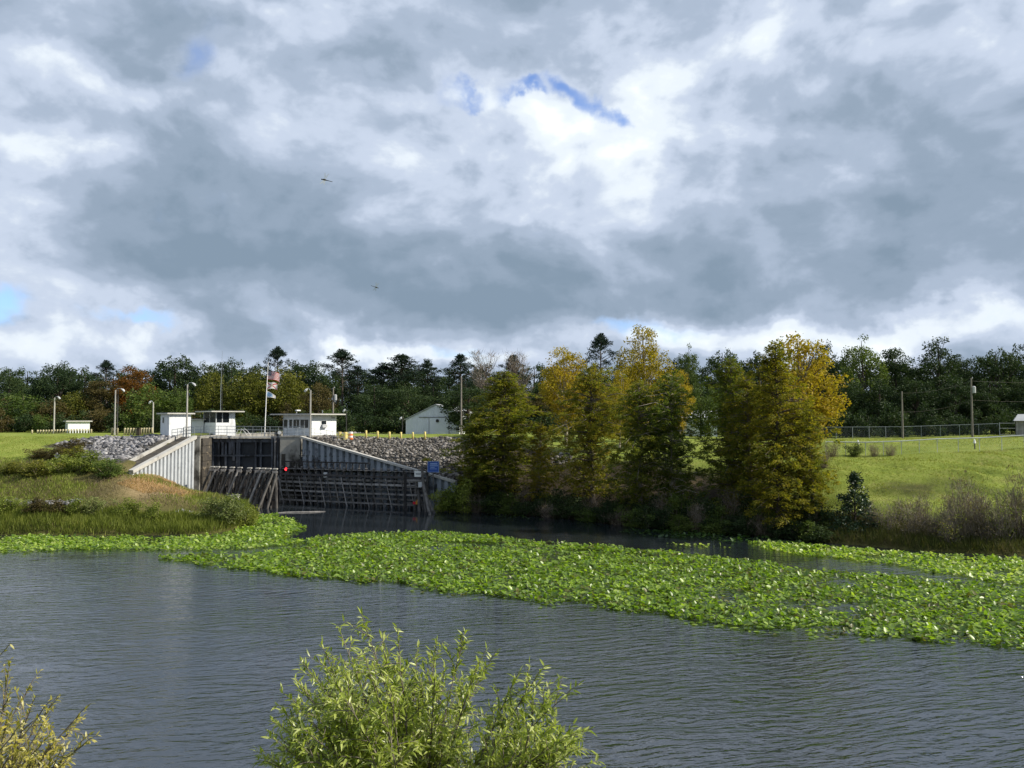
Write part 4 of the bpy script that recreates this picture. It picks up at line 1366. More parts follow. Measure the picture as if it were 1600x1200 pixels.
# ------------------------------------------------------------------ riprap
def rock_mesh(seed):
    r = np.random.default_rng(seed)
    g = (1 + 5 ** .5) / 2
    v = unit(np.array([(-1, g, 0), (1, g, 0), (-1, -g, 0), (1, -g, 0), (0, -1, g), (0, 1, g), (0, -1, -g), (0, 1, -g), (g, 0, -1), (g, 0, 1), (-g, 0, -1), (-g, 0, 1)], float))
    f = np.array([(0, 11, 5), (0, 5, 1), (0, 1, 7), (0, 7, 10), (0, 10, 11), (1, 5, 9), (5, 11, 4), (11, 10, 2), (10, 7, 6), (7, 1, 8), (3, 9, 4), (3, 4, 2), (3, 2, 6), (3, 6, 8), (3, 8, 9), (4, 9, 5), (2, 4, 11), (6, 2, 10), (8, 6, 7), (9, 8, 1)])
    v = v * r.uniform(.65, 1.15, (12, 1)) * np.array([1.0, .75, .5]) * r.uniform(.8, 1.2, 3)
    return v, f


ROCKS = [rock_mesh(100 + i) for i in range(8)]
ROCKM = [np_mesh('rock', v, f) for v, f in ROCKS]


def riprap(label, poly, n_part, n_rest, smin, smax, mat, loc):
    t_ = thing('riprap', label, 'rocks', loc)
    poly = np.array(poly, float)
    lo, hi = poly.min(0), poly.max(0)

    def samp(n):
        out_ = np.empty((0, 2))
        while len(out_) < n:
            c_ = rng.uniform(lo, hi, (n * 3, 2))
            out_ = np.vstack([out_, c_[in_poly(c_[:, 0], c_[:, 1], poly)]])
        return out_[:n]
    P_ = samp(n_part)
    Zp = H(P_[:, 0], P_[:, 1])
    for i in range(n_part):
        o = link('rock', ROCKM[i % 8], mat, t_, (P_[i, 0] - loc[0], P_[i, 1] - loc[1], Zp[i] + .08 - loc[2]))
        s_ = rng.uniform(.55, 1) * smax
        o.scale = (s_, s_, s_)
        o.rotation_euler = tuple(rng.uniform(-.7, .7, 2)) + (rng.uniform(0, 6.28),)
    P_ = samp(n_rest)
    Zp = H(P_[:, 0], P_[:, 1])
    Vs, Fs = [], []
    for i in range(n_rest):
        v, f = ROCKS[i % 8]
        a, b2 = rng.uniform(0, 6.28), rng.uniform(-.8, .8)
        R1 = np.array([[math.cos(a), -math.sin(a), 0], [math.sin(a), math.cos(a), 0], [0, 0, 1]])
        R2 = np.array([[1, 0, 0], [0, math.cos(b2), -math.sin(b2)], [0, math.sin(b2), math.cos(b2)]])
        s_ = smin + (smax * .9 - smin) * rng.random() ** 2
        Vs.append(v @ (R1 @ R2).T * s_ + np.array([P_[i, 0], P_[i, 1], Zp[i] + .05]) - np.array(loc))
        Fs.append(f + 12 * i)
    tag(link('small_rocks', np_mesh('small_rocks', np.vstack(Vs), np.vstack(Fs)), M[mat.name + '_mix'] if mat.name + '_mix' in M else mat, t_), kind='stuff')
    return t_


def rock_mix(name, cols):
    m_, k_ = new_mat(name)
    g_ = k_.n('ShaderNodeNewGeometry')
    c_ = k_.ramp(g_.outputs['Random Per Island'], cols)
    nz = k_.noise(g_.outputs['Position'], 3.0, 5, .6)
    c_ = k_.mix(k_.math('MULTIPLY', nz, .6), c_, (.05, .047, .042))
    finish(k_, bsdf(k_, c_, .9, 0, bump(k_, nz, .7, .1), .2))
    return m_


M['rock_mix'] = rock_mix('rock_mix', [(.1, (.05, .05, .055)), (.5, (.14, .138, .148)), (.85, (.30, .295, .30)), (1, (.5, .49, .48))])
M['rock_brown_mix'] = rock_mix('rock_brown_mix', [(.1, (.05, .045, .04)), (.5, (.12, .11, .10)), (.85, (.25, .23, .21)), (1, (.42, .40, .37))])
riprap('grey riprap boulders on the bank left of the lock, above the stair kerb', [(-62, 107.2), (-58, 112.6), (-47.5, 112.8), (-46.5, 110.2), (-49.2, 98), (-52, 98.5), (-55, 101)], 190, 1900, .14, .60, M['rock'], (-54, 105, 6))
riprap('brownish riprap boulders on the slope right of the lock, below the yellow bollards', [(-28.6, 108.4), (-27.5, 112.2), (-3, 112.4), (-1, 103), (-6.5, 99.2), (-18, 104.2)], 280, 3600, .12, .44, M['rock_brown'], (-16, 108, 6))
a_, b_ = at(0, 795, 81), at(102, 783, 82)
riprap('strip of pale loose stones in the grass at the left edge of the bank', [(-53.5, 82.2), (-46.5, 83.2), (-45.8, 84.6), (-53.5, 84.2)], 60, 140, .2, .45, M['rock'], (-50, 83, 2))
riprap('small heap of pale stones among the weeds on the point', [(-36, 83.0), (-33.4, 83.0), (-33.2, 85.2), (-35.6, 85.8)], 40, 70, .18, .4, M['rock'], (-35, 84, 1.5))
riprap('scatter of stones on the bank glimpsed between the cypresses', [(4, 104), (8, 104), (8, 108), (4, 108)], 20, 60, .2, .5, M['rock_brown'], (6, 106, 6.5))


# ------------------------------------------------------------------ trees
def tube_np(mb_, a_, b_, r0, r1, bend=.12, n=5, seg=4):
    a_, b_ = Vector(a_), Vector(b_)
    L_ = (b_ - a_).length
    pts_ = []
    off = Vector(rng.normal(size=3)) * bend * L_ * .5
    for i in range(seg + 1):
        u = i / seg
        pts_.append(a_.lerp(b_, u) + off * math.sin(math.pi * u))
    mb_.tube(pts_, [r0 + (r1 - r0) * i / seg for i in range(seg + 1)], n, False)
    return pts_


def clump_leaves(centers, radii, per, size, flat=.7):
    sets = []
    for c_, r_ in zip(centers, radii):
        n = max(6, int(per * (r_ ** 2)))
        d = rand_dirs(n) * (rng.random((n, 1)) ** .45) * r_
        d[:, 2] *= flat
        D = rand_dirs(n)
        D[:, 2] = D[:, 2] * .6 - .1
        s_ = size * rng.uniform(.6, 1.3, n)
        sets.append((np.asarray(c_) + d, D, s_))
    return join_leaf_sets(sets)


def broad_tree(h_, rw, c0, n_cl, per, size, shape='dome', limbs=9, cl_r=(.8, 1.5), flat=.7, trunk_r=.28, hollow=.45):
    """real-size tree; returns (trunk mesh, crown mesh)"""
    tb = MB()
    lean = rng.normal(size=2) * .04 * h_
    tp = [(0, 0, -.4), (lean[0] * .2, lean[1] * .2, h_ * .3), (lean[0] * .7, lean[1] * .7, h_ * .65), (lean[0], lean[1], h_ * .93)]
    tb.tube(tp, [trunk_r * 1.25, trunk_r, trunk_r * .6, trunk_r * .15], 7, False)
    cs, rs = [], []
    zc_, zh = h_ * (c0 + 1) / 2, h_ * (1 - c0) / 2
    while len(cs) < n_cl:
        d = rand_dirs(1)[0]
        r_ = hollow + (1 - hollow) * rng.random() ** .6
        z_ = d[2] * r_
        if shape == 'dome':
            if z_ < -.95:
                continue
            wx = 1.0 if z_ > -.2 else .85
        elif shape == 'tall':
            wx = .75 + .25 * (1 - abs(z_))
        elif shape == 'flat':
            wx = 1.0
            z_ = abs(z_) * .9 - .2
        else:
            wx = 1.0
        jit = rng.uniform(.82, 1.12)
        p_ = np.array([d[0] * r_ * rw * wx * jit + lean[0] * .6, d[1] * r_ * rw * wx * jit + lean[1] * .6, zc_ + z_ * zh * rng.uniform(.86, 1.06)])
        cs.append(p_)
        rs.append(rng.uniform(*cl_r) * (1.0 if z_ < .5 else .85))
    order = rng.permutation(n_cl)[:limbs * 2]
    for q, i in enumerate(order):
        c_ = cs[i]
        u = np.clip((c_[2] - h_ * .12) / h_ * .78, .12, .85)
        st = Vector((lean[0] * u, lean[1] * u, h_ * u * .92))
        tube_np(tb, st, c_, trunk_r * (.45 if q < limbs else .22), .03, .10, 5 if q < limbs else 4)
    C, D, S = clump_leaves(cs, rs, per, size, flat)
    return tb.mesh('trunk'), leaves('crown', C, D, S, S * .62)


def pine_tree(h_, rw, n_cl, per, size, c0=.55):
    tb = MB()
    lean = rng.normal(size=2) * .03 * h_
    tb.tube([(0, 0, -.4), (lean[0] * .3, lean[1] * .3, h_ * .4), (lean[0], lean[1], h_ * .96)], [.3, .23, .07], 7, False)
    cs, rs = [], []
    for i in range(n_cl):
        u = c0 + (1 - c0) * rng.random() ** .7
        prof = math.sin(min(1, (u - c0) / (1 - c0) * .8 + .25) * math.pi) ** .6
        a = rng.uniform(0, 6.28)
        r_ = rw * prof * rng.uniform(.25, 1.0)
        c_ = np.array([lean[0] * u + math.cos(a) * r_, lean[1] * u + math.sin(a) * r_, h_ * u + r_ * .08])
        cs.append(c_)
        rs.append(rng.uniform(.55, 1.15))
        tube_np(tb, (lean[0] * u, lean[1] * u, h_ * u - r_ * .25), c_, .07, .02, .1, 4)
    C, D, S = clump_leaves(cs, rs, per, size, .42)
    D[:, 2] += .25
    return tb.mesh('trunk'), leaves('crown', C, D, S, S * .4)


def bare_tree(h_, rw, n_tw):
    tb = MB()
    tb.tube([(0, 0, -.4), (.1, 0, h_ * .4), (.2, .1, h_ * .9)], [.22, .16, .03], 6, False)
    P_, Dd, Ls = [], [], []
    for i in range(34):
        u = rng.uniform(.25, .9)
        a = rng.uniform(0, 6.28)
        e_ = np.array([math.cos(a) * rw * rng.uniform(.4, 1) * (1.1 - u * .6), math.sin(a) * rw * rng.uniform(.4, 1) * (1.1 - u * .6), h_ * min(1.0, u + rng.uniform(.1, .28))])
        pts_ = tube_np(tb, (.2 * u, .1 * u, h_ * u * .9), e_, .06, .015, .12, 4)
        for q in pts_[1:]:
            for _ in range(max(1, n_tw // 150)):
                P_.append(np.array(q) + rng.normal(size=3) * .25)
                d = rng.normal(size=3)
                d[2] = abs(d[2]) + .5
                Dd.append(d)
                Ls.append(rng.uniform(.6, 1.5))
    P_, Dd, Ls = np.array(P_), np.array(Dd), np.array(Ls)
    return tb.mesh('trunk'), leaves('twigs', P_, Dd, Ls, .045)


def cypress(h_, rw, n_br, per, prof, z0=.10, trunk_r=.26, size=.25):
    """feathery bald cypress: horizontal sprays along many branches"""
    tb = MB()
    lean = rng.normal(size=2) * .012 * h_
    tb.tube([(0, 0, -1.0), (0, 0, .4), (0, 0, 2.0), (lean[0] * .5, lean[1] * .5, h_ * .5), (lean[0], lean[1], h_ * .98)], [trunk_r * 1.9, trunk_r * 1.35, trunk_r, trunk_r * .62, .03], 9, False)
    sets = []
    for i in range(n_br):
        u = z0 + (1 - z0) * ((i + rng.random()) / n_br) ** .92
        a = i * 2.39996 + rng.normal() * .4
        lump = .70 + .48 * math.sin(3 * a + 9 * u + z0 * 40) * math.sin(14 * u + 2 * a)
        L_ = rw * prof(u) * lump * rng.uniform(.55, 1.15) + .25
        rise = rng.uniform(-.06, .24) + .35 * max(0, u - .7)
        st = np.array([lean[0] * u, lean[1] * u, h_ * u])
        dr = np.array([math.cos(a), math.sin(a), rise])
        tip = st + dr * L_
        tip[2] -= .06 * L_ * L_ / max(rw, 1)
        mid = (st + tip) / 2 + np.array([0, 0, .10 * L_])
        tb.tube([st, mid, tip], [.05 + .012 * L_, .03, .01], 4, False)
        nb = max(4, int(per * L_))
        nc = max(3, int(L_ * 2.4))
        tc_ = rng.random(nc) ** .7
        lc_ = rng.normal(size=nc) * (.22 + .5 * (1 - np.abs(tc_ - .55))) * (L_ * .26 + .25)
        vc_ = rng.normal(size=nc) * .26
        pick_ = rng.integers(0, nc, nb)
        tt = np.clip(tc_[pick_] + rng.normal(size=nb) * .20 / max(L_, .6), 0, 1.03)
        base_ = (1 - tt)[:, None] ** 2 * st + 2 * (tt * (1 - tt))[:, None] * mid + (tt ** 2)[:, None] * tip
        sidev = np.array([-math.sin(a), math.cos(a), 0])
        spread = (.22 + .55 * (1 - np.abs(tt - .55))) * (L_ * .28 + .25)
        lat = lc_[pick_] + rng.normal(size=nb) * .17
        base_ = base_ + lat[:, None] * sidev + np.stack([np.zeros(nb), np.zeros(nb), -np.abs(lat) * .25 + vc_[pick_] + rng.normal(size=nb) * .09 - .05], 1)
        D = dr[None] * .8 + sidev[None] * np.sign(lat)[:, None] * .8 + rng.normal(size=(nb, 3)) * .45
        D[:, 2] -= .25
        S = np.stack([rng.normal(size=nb) * .5, rng.normal(size=nb) * .5, rng.normal(size=nb) * .6], 1)
        sets.append((base_, D, size * rng.uniform(.55, 1.35, nb), np.cross(D, S + np.array([0, 0, .4]))))
    C, D, S, Sd = join_leaf_sets(sets)
    return tb.mesh('trunk'), leaves('crown', C, D, S, S * .38, Sd)


def shrub(h_, rw, n_leaf, size, stems=9, aspect=.5, up=.2, twiggy=0):
    tb = MB()
    sets = []
    tips = []
    for i in range(stems):
        a = rng.uniform(0, 6.28)
        r_ = rw * rng.uniform(.15, .85)
        tip = np.array([math.cos(a) * r_, math.sin(a) * r_, h_ * rng.uniform(.6, 1.0) * (1 - .35 * (r_ / rw) ** 2)])
        pts_ = tube_np(tb, (math.cos(a) * rw * .12, math.sin(a) * rw * .12, -.2), tip, .035, .01, .14, 4)
        tips.append([np.array(p_) for p_ in pts_])
    n_cl = stems * 5
    cs, rs = [], []
    for i in range(n_cl):
        pts_ = tips[i % stems]
        c_ = pts_[rng.integers(1, len(pts_))] + rng.normal(size=3) * rw * .16
        c_[2] = max(c_[2], .15 * h_)
        cs.append(c_)
        rs.append(rng.uniform(.18, .36) * max(rw, h_ * .6))
    tot = sum(r_ ** 2 for r_ in rs)
    C, D, S = clump_leaves(cs, rs, n_leaf / tot, size, .85)
    C[:, 2] = np.maximum(C[:, 2], .02)
    D[:, 2] += up
    if twiggy:
        P_, Dd = [], []
        for pts_ in tips:
            for _ in range(twiggy // stems):
                q = pts_[rng.integers(0, len(pts_))]
                P_.append(q + rng.normal(size=3) * rw * .2 * np.array([1, 1, .4]))
                Dd.append(rng.normal(size=3) * .45 + np.array([0, 0, 1.0]))
        P_ = np.array(P_)
        P_[:, 2] = np.maximum(P_[:, 2], 0)
        tw = leaves('twigs', P_, np.array(Dd), rng.uniform(.35, .9, len(P_)) * h_ * .33, .022)
    else:
        tw = None
    return tb.mesh('stems'), leaves('foliage', C, D, S, S * aspect), tw


OAK = [broad_tree(14, 6.0, .02, 130, 66, .38, 'dome', 10, (.85, 1.7), .7, .34) for _ in range(3)]
TALL = [broad_tree(16, 4.6, .04, 125, 66, .36, 'tall', 10, (.8, 1.5), .75, .28) for _ in range(3)]
PINE = [pine_tree(17, 4.6, 78, 95, .36, c) for c in (.38, .48, .58)]
BUSHY = [broad_tree(9, 4.3, .02, 100, 56, .33, 'dome', 8, (.8, 1.5), .8, .16, .35) for _ in range(3)]
GOLD = [broad_tree(15, 4.6, .16, 170, 78, .29, 'tall', 16, (.65, 1.25), .8, .26, .35) for _ in range(2)]
BARE = [bare_tree(13, 4.2, 2600) for _ in range(2)]
prof_cone = lambda u: (1.0 - .72 * u) * min(1, .45 + 2.2 * u) if u < .9 else .34 * (1 - u) / .1 * .9 + .03
prof_oval = lambda u: min(1.0, .62 + 1.6 * u) if u < .62 else max(.05, (1 - ((u - .62) / .40) ** 2.2)) 
CYP = [cypress(16.5, 6.2, 190, 84, prof_cone, .05), cypress(16, 5.7, 180, 80, prof_oval, .05), cypress(15.5, 5.0, 170, 84, prof_cone, .04)]
SHRUB = [shrub(2.4, 1.6, 2600, .20, 10) for _ in range(3)]
DRY = [shrub(2.8, 1.5, 700, .16, 12, .4, .3, 900) for _ in range(3)]
MAG = shrub(6.0, 2.0, 10, .3)


def plant(name, label, cat, proto, mats, x_, y_, s_=1.0, sz=None, group=None, rz=None, parts=('trunk', 'crown'), z=None):
    zz = Hs(x_, y_) if z is None else z
    t_ = thing(name, label, cat, (x_, y_, zz - .05), rng.uniform(0, 6.28) if rz is None else rz, group)
    t_.scale = (s_, s_, s_ if sz is None else sz)
    for me, mt, nm in zip(proto, mats, parts):
        if me is not None:
            link(nm, me, M[mt], t_)
    return t_


PROTO_H = {'oak': 14, 'tall': 16, 'pine': 17, 'bushy': 9, 'gold': 15, 'bare': 13}
PROTO_W = {'oak': 6.0, 'tall': 4.6, 'pine': 4.4, 'bushy': 4.3, 'gold': 4.6, 'bare': 4.2}
PROTO = {'oak': OAK, 'tall': TALL, 'pine': PINE, 'bushy': BUSHY, 'gold': GOLD, 'bare': BARE}
TNAME = {'oak': 'oak_tree', 'tall': 'broadleaf_tree', 'pine': 'pine_tree', 'bushy': 'bushy_tree', 'gold': 'autumn_tree', 'bare': 'bare_tree'}


def far_tree(kind, px, ytop, wpx, Y, mat, label, v=0, bark='bark', group=None):
    x_ = xat(px, Y)
    z0 = Hs(x_, Y)
    h_ = zat(ytop, Y) - z0
    sz = h_ / PROTO_H[kind]
    sw = (wpx / FOC * Y / 2) / (PROTO_W[kind] * 1.08)
    return plant(TNAME[kind], label, 'tree', PROTO[kind][v % len(PROTO[kind])], (bark, mat), x_, Y, sw, sz, group, parts=('trunk', 'twigs' if kind == 'bare' else 'crown'))


# named trees of the skyline, left to right
SKYLINE = [
    ('oak', 12, 572, 80, 172, 'lf_oak', 'dark oak at the left edge of the skyline'),
    ('oak', 85, 572, 84, 170, 'lf_oak', 'dark round oak behind the far white hut'),
    ('pine', 165, 564, 44, 172, 'lf_pine', 'dark pine poking up left of the rust-coloured tree'),
    ('oak', 130, 579, 60, 176, 'lf_oak', 'lower dark oak just left of the skyline pine near the rust-coloured tree'),
    ('gold', 208, 570, 80, 158, 'lf_rust', 'rust-orange tree behind the lamp post with the conduit'),
    ('oak', 272, 551, 96, 168, 'lf_oak', 'tall dark oak right behind the flat-roofed lock hut'),
    ('oak', 325, 563, 70, 170, 'lf_oak', 'dark oak right of the tallest left oak'),
    ('oak', 362, 560, 70, 172, 'lf_oak', 'dark oak behind the thin radio mast'),
    ('pine', 432, 543, 46, 176, 'lf_pine', 'lone flat-topped pine above the flagpole'),
    ('oak', 405, 566, 70, 174, 'lf_oak', 'dark oak below the lone flat-topped pine'),
    ('oak', 472, 566, 80, 172, 'lf_oak', 'dark oak between the flagpole and the control house'),
    ('pine', 535, 547, 70, 168, 'lf_pine', 'broad dark pine above the control house roof'),
    ('pine', 560, 572, 60, 170, 'lf_pine', 'lower dark pine right of the broad one above the control house'),
    ('pine', 622, 555, 104, 165, 'lf_pine', 'wide spreading pine between control house and metal shed'),
    ('pine', 600, 572, 70, 166, 'lf_pine', 'pine tucked under the wide spreading one'),
    ('pine', 668, 562, 60, 166, 'lf_pine', 'thin dark pine above the metal shed ridge'),
    ('pine', 722, 555, 66, 166, 'lf_pine', 'dark pine behind the tall bare pole'),
    ('bare', 758, 556, 84, 145, 'twig', 'grey leafless tree right of the tall bare pole'),
    ('bare', 806, 556, 84, 146, 'twig', 'grey leafless tree left of the golden tree'),
    ('pine', 800, 556, 60, 170, 'lf_pine', 'dark pine behind the two leafless trees'),
    ('pine', 938, 523, 60, 150, 'lf_pine', 'tall dark pine between the two golden trees'),
    ('oak', 905, 560, 70, 155, 'lf_oak', 'dark oak behind the left golden tree'),
    ('tall', 1076, 534, 44, 150, 'lf_paleg', 'slender pale tree right of the tallest golden tree'),
    ('oak', 1130, 542, 80, 152, 'lf_oak', 'dark oak behind the gap between the golden trees'),
    ('oak', 1060, 552, 70, 158, 'lf_oak', 'dark oak behind the tallest golden tree'),
    ('bushy', 1095, 596, 70, 125, 'lf_paleg', 'fresh green tree above the grey house roof'),
    ('oak', 1185, 545, 80, 150, 'lf_oak', 'dark oak left behind the big gold cypress'),
    ('oak', 1288, 530, 64, 142, 'lf_oak', 'dark oak right behind the big gold cypress'),
    ('tall', 1352, 521, 80, 138, 'lf_green', 'tall pale-topped green tree behind the far fence'),
    ('tall', 1402, 532, 70, 139, 'lf_oak', 'dark tree between the pale-topped one and the left utility pole'),
    ('tall', 1466, 526, 88, 137, 'lf_oak', 'tall dark tree between the two utility poles'),
    ('oak', 1512, 557, 60, 140, 'lf_oak', 'lower dark tree behind the transformer pole'),
    ('oak', 1558, 540, 80, 137, 'lf_oak', 'dark round tree right of the transformer pole'),
    ('oak', 1604, 528, 70, 137, 'lf_oak', 'dark tall tree at the right edge of the skyline'),
]
for i, (kd, px_, yt, wp_, Y_, mt, lb) in enumerate(SKYLINE):
    far_tree(kd, px_, yt, wp_, Y_, mt, lb, i)

UNDER = [
    ('bushy', 35, 612, 110, 150, 'lf_green', 'green bushy tree left of the far white hut'),
    ('bushy', -20, 618, 90, 150, 'lf_brown', 'dull brown-green bushy tree at the left edge'),
    ('bushy', 112, 611, 60, 152, 'lf_olive', 'yellow-green bushy tree above the far white hut'),
    ('bushy', 78, 622, 70, 149, 'lf_brown', 'brownish bushy tree between two green ones near the far hut'),
    ('tall', 160, 588, 70, 154, 'lf_brown', 'dull brown tree left of the rust-coloured one'),
    ('bushy', 240, 600, 90, 146, 'lf_green', 'green bushy tree behind the row of stout posts'),
    ('bushy', 282, 602, 50, 146, 'lf_green', 'leafy green tree directly above the flat-roofed hut'),
    ('bushy', 330, 582, 76, 154, 'lf_olive', 'olive yellow tree left of the radio mast'),
    ('bushy', 392, 578, 90, 154, 'lf_olive', 'broad olive yellow tree behind the flagpole'),
    ('bushy', 452, 572, 90, 156, 'lf_olive', 'olive tree right of the flags'),
    ('bushy', 500, 598, 60, 150, 'lf_brown', 'brown-olive tree behind the control house lamp post'),
    ('oak', 585, 596, 90, 150, 'lf_oak', 'dark bushy oak behind the yellow drums'),
    ('oak', 640, 604, 90, 148, 'lf_oak', 'dark bushy oak at the left corner of the metal shed'),
    ('oak', 730, 598, 104, 122, 'lf_oak', 'dark oak whose branches hang over the metal shed roof'),
    ('oak', 760, 610, 90, 140, 'lf_brown', 'brownish tree behind the leftmost cypress'),
    ('oak', 850, 612, 90, 138, 'lf_brown', 'brown-green tree low behind the left golden tree'),
    ('bushy', 955, 600, 100, 140, 'lf_olive', 'olive tree low between the golden trees'),
    ('bushy', 1040, 612, 80, 140, 'lf_green', 'green tree low behind the tallest golden tree'),
    ('bushy', 1150, 600, 90, 140, 'lf_green', 'green tree behind the gap right of the grey house'),
    ('oak', 1320, 590, 80, 132, 'lf_oak', 'dark low tree at the left end of the far fence'),
    ('oak', 1375, 586, 80, 131, 'lf_oak', 'dark low tree behind the left utility pole'),
    ('oak', 1435, 590, 80, 131, 'lf_oak', 'dark low tree just right of the left utility pole'),
    ('oak', 1495, 592, 80, 130, 'lf_oak', 'dark low tree left of the transformer pole'),
    ('oak', 1550, 590, 80, 130, 'lf_oak', 'dark low tree behind the pipe gate'),
    ('oak', 1605, 588, 80, 130, 'lf_oak', 'dark low tree behind the boarded shed'),
]
for i, (kd, px_, yt, wp_, Y_, mt, lb) in enumerate(UNDER):
    far_tree(kd, px_, yt, wp_, Y_, mt, lb, i + 1)
# rows deeper in the wood that close the gaps; nothing tells these apart
px_ = -90
i = 0
while px_ < 1700:
    far_tree('oak', px_, (569 if px_ < 1240 else 556) + rng.uniform(-6, 8), 88, 190 + rng.uniform(-6, 8), 'lf_oak', 'dark tree deep in the wood filling the gaps behind the skyline trees', i, group='dark trees deep in the wood')
    if 560 < px_ < 1700:
        far_tree('oak', px_ + 20, 600 + rng.uniform(-8, 10), 84, 160 + rng.uniform(-4, 4), 'lf_oak', 'dark tree deep in the wood filling the gaps behind the skyline trees', i + 1, group='dark trees deep in the wood')
    else:
        far_tree('bushy', px_ + 20, 628 + rng.uniform(-8, 10), 80, 160 + rng.uniform(-4, 4), 'lf_oak', 'dark shrubby tree at the foot of the left wood', i + 1, group='shrubby trees at the foot of the left wood')
    px_ += 44
    i += 1

WOODB = [shrub(4.0, 2.6, 2600, .32, 9) for _ in range(3)]
px_ = -60
i = 0
while px_ < 1680:
    Y_ = (141 if px_ < 560 else 133 if px_ < 1240 else 123.5) + rng.uniform(-1, 1.5)
    if not (640 < px_ < 722):
        x_ = xat(px_, Y_)
        plant('wood_edge_bush', 'dark leafy bush at the shaded edge of the wood', 'bush', WOODB[i % 3], ('twig', ('lf_oak', 'lf_oak', 'lf_brown', 'lf_oak', 'lf_green')[i % 5] if px_ < 560 else 'lf_oak', None), x_, Y_, rng.uniform(.8, 1.2), rng.uniform(.75, 1.25), 'bushes along the edge of the wood', None, ('stems', 'foliage', 'twigs'))
    px_ += 30
    i += 1

# golden trees behind the cypress row
far_tree('gold', 885, 538, 96, 112, 'lf_gold', 'golden autumn tree with pale trunk left of the tallest golden one', 0, 'bark_pale')
far_tree('gold', 1012, 505, 96, 116, 'lf_gold', 'tallest golden tree with pale open crown above the dark green cypress', 1, 'bark_pale')
far_tree('gold', 1062, 575, 50, 110, 'lf_gold', 'low golden crown right of the tallest golden tree', 0, 'bark_pale')
far_tree('gold', 968, 572, 60, 108, 'lf_gold', 'smaller yellowing tree between the two golden trees', 1, 'bark_pale')
far_tree('gold', 1252, 515, 150, 84, 'lf_gold', 'bright golden tree reaching right over the field beside the gold cypress', 0, 'bark_grey')


def cyp(px, ytop, wpx, Y, v, mat, label, bark='bark_grey', rz=None):
    x_ = xat(px, Y)
    z0 = max(.2, Hs(x_, Y))
    h_ = zat(ytop, Y) - z0
    hp, wpv = ((16.5, 5.0), (16, 5.0), (15.5, 4.2))[v]
    return plant('cypress_tree', label, 'tree', CYP[v], (bark, mat), x_, Y, (wpx / FOC * Y / 2) / wpv, h_ / hp, None, rz, z=z0)


cyp(788, 580, 196, 98, 0, 'lf_cyp', 'olive cone-shaped cypress at the water, first one right of the metal shed')
cyp(748, 640, 84, 97.5, 2, 'lf_cyp', 'shorter olive cypress leaning in from the left of the first cone-shaped one')
cyp(842, 660, 70, 95, 2, 'lf_cypgold', 'small thin yellowing cypress right of the first cone-shaped one', 'bark_pale')
cyp(925, 572, 132, 92, 1, 'lf_cyp', 'olive brown cypress left of the dark green one')
cyp(1000, 598, 118, 86, 1, 'lf_cypg', 'dark green cypress in the middle of the row')
cyp(1048, 586, 112, 84.5, 1, 'lf_cypg', 'green cypress with sunlit right side in the middle of the row', 'bark_pale')
cyp(1145, 560, 150, 83, 0, 'lf_cypg', 'dark olive cypress left of the big gold one')
cyp(1216, 534, 168, 76.8, 0, 'lf_cypgold', 'big gold cypress with a dark trunk at the right end of the row', 'bark')
cyp(1172, 585, 120, 80, 2, 'lf_cyp', 'olive cypress tucked against the left side of the big gold one')
cyp(1268, 640, 84, 76, 2, 'lf_cyp', 'low olive cypress on the right flank of the big gold one')

# dark undergrowth at the waterline below the cypresses
px_ = 728
i = 0
while px_ < 1300:
    Y_ = float(np.interp(px_, [700, 750, 880, 1000, 1100, 1220, 1300], [98.5, 95.2, 89.8, 82.3, 78.8, 75.2, 71.6]))
    for back in (0.1, 2.2):
        dead = (i + (back > 1) * 2) % 5 == 1
        p = DRY[i % 3] if dead else SHRUB[i % 3]
        plant('undergrowth_shrub', 'dead brown shrub at the dark waterline under the cypresses' if dead else 'dark green shrub at the waterline under the cypresses', 'shrub', p, ('twig', 'lf_brown' if dead else ('lf_oak', 'lf_green')[i % 3 == 0], 'twig'), xat(px_ + rng.uniform(-6, 6), Y_ + back), Y_ + back,
              1.1 * rng.uniform(.8, 1.25), (.72 + .2 * back) * rng.uniform(.75, 1.25), 'dead shrubs under the cypresses' if dead else 'green shrubs under the cypresses', None, ('stems', 'foliage', 'twigs'), .0)
    px_ += 22
    i += 1
for i, (px_, Y_, s_) in enumerate(((692, 96.2, 1.0), (706, 95.6, 1.15), (724, 95.2, 1.3))):
    x_ = xat(px_, Y_)
    plant('waterside_shrub', ('yellow-green shrub just right of the raked timber legs', 'middle yellow-green shrub below the end of the right wing wall', 'larger yellow-green shrub against the first cypress')[i], 'shrub', SHRUB[i], ('twig', 'lf_weed', None), x_, Y_, s_, s_ * 1.1, None, None, ('stems', 'foliage', 'twigs'), 0)

# broad-leaved dark bush on the right bank
def cone_bush(h_, rw, n_cl, per, size):
    tb = MB()
    tb.tube([(0, 0, -.3), (.05, 0, h_ * .5), (0, 0, h_ * .95)], [.12, .08, .02], 6, False)
    cs, rs = [], []
    for i in range(n_cl):
        u = rng.random() ** 1.25
        a = rng.uniform(0, 6.28)
        r_ = rw * (1.02 - u) ** .85 * rng.uniform(.3, 1.0)
        c_ = np.array([math.cos(a) * r_, math.sin(a) * r_, h_ * (.06 + .9 * u)])
        cs.append(c_)
        rs.append(rng.uniform(.35, .62) * (1.1 - .5 * u))
        if i % 3 == 0:
            tube_np(tb, (0, 0, h_ * max(.03, u * .8)), c_, .04, .012, .08, 4)
    C, D, S = clump_leaves(cs, rs, per, size, .8)
    D[:, 2] += .35
    return tb.mesh('stems'), leaves('foliage', C, D, S, S * .5)


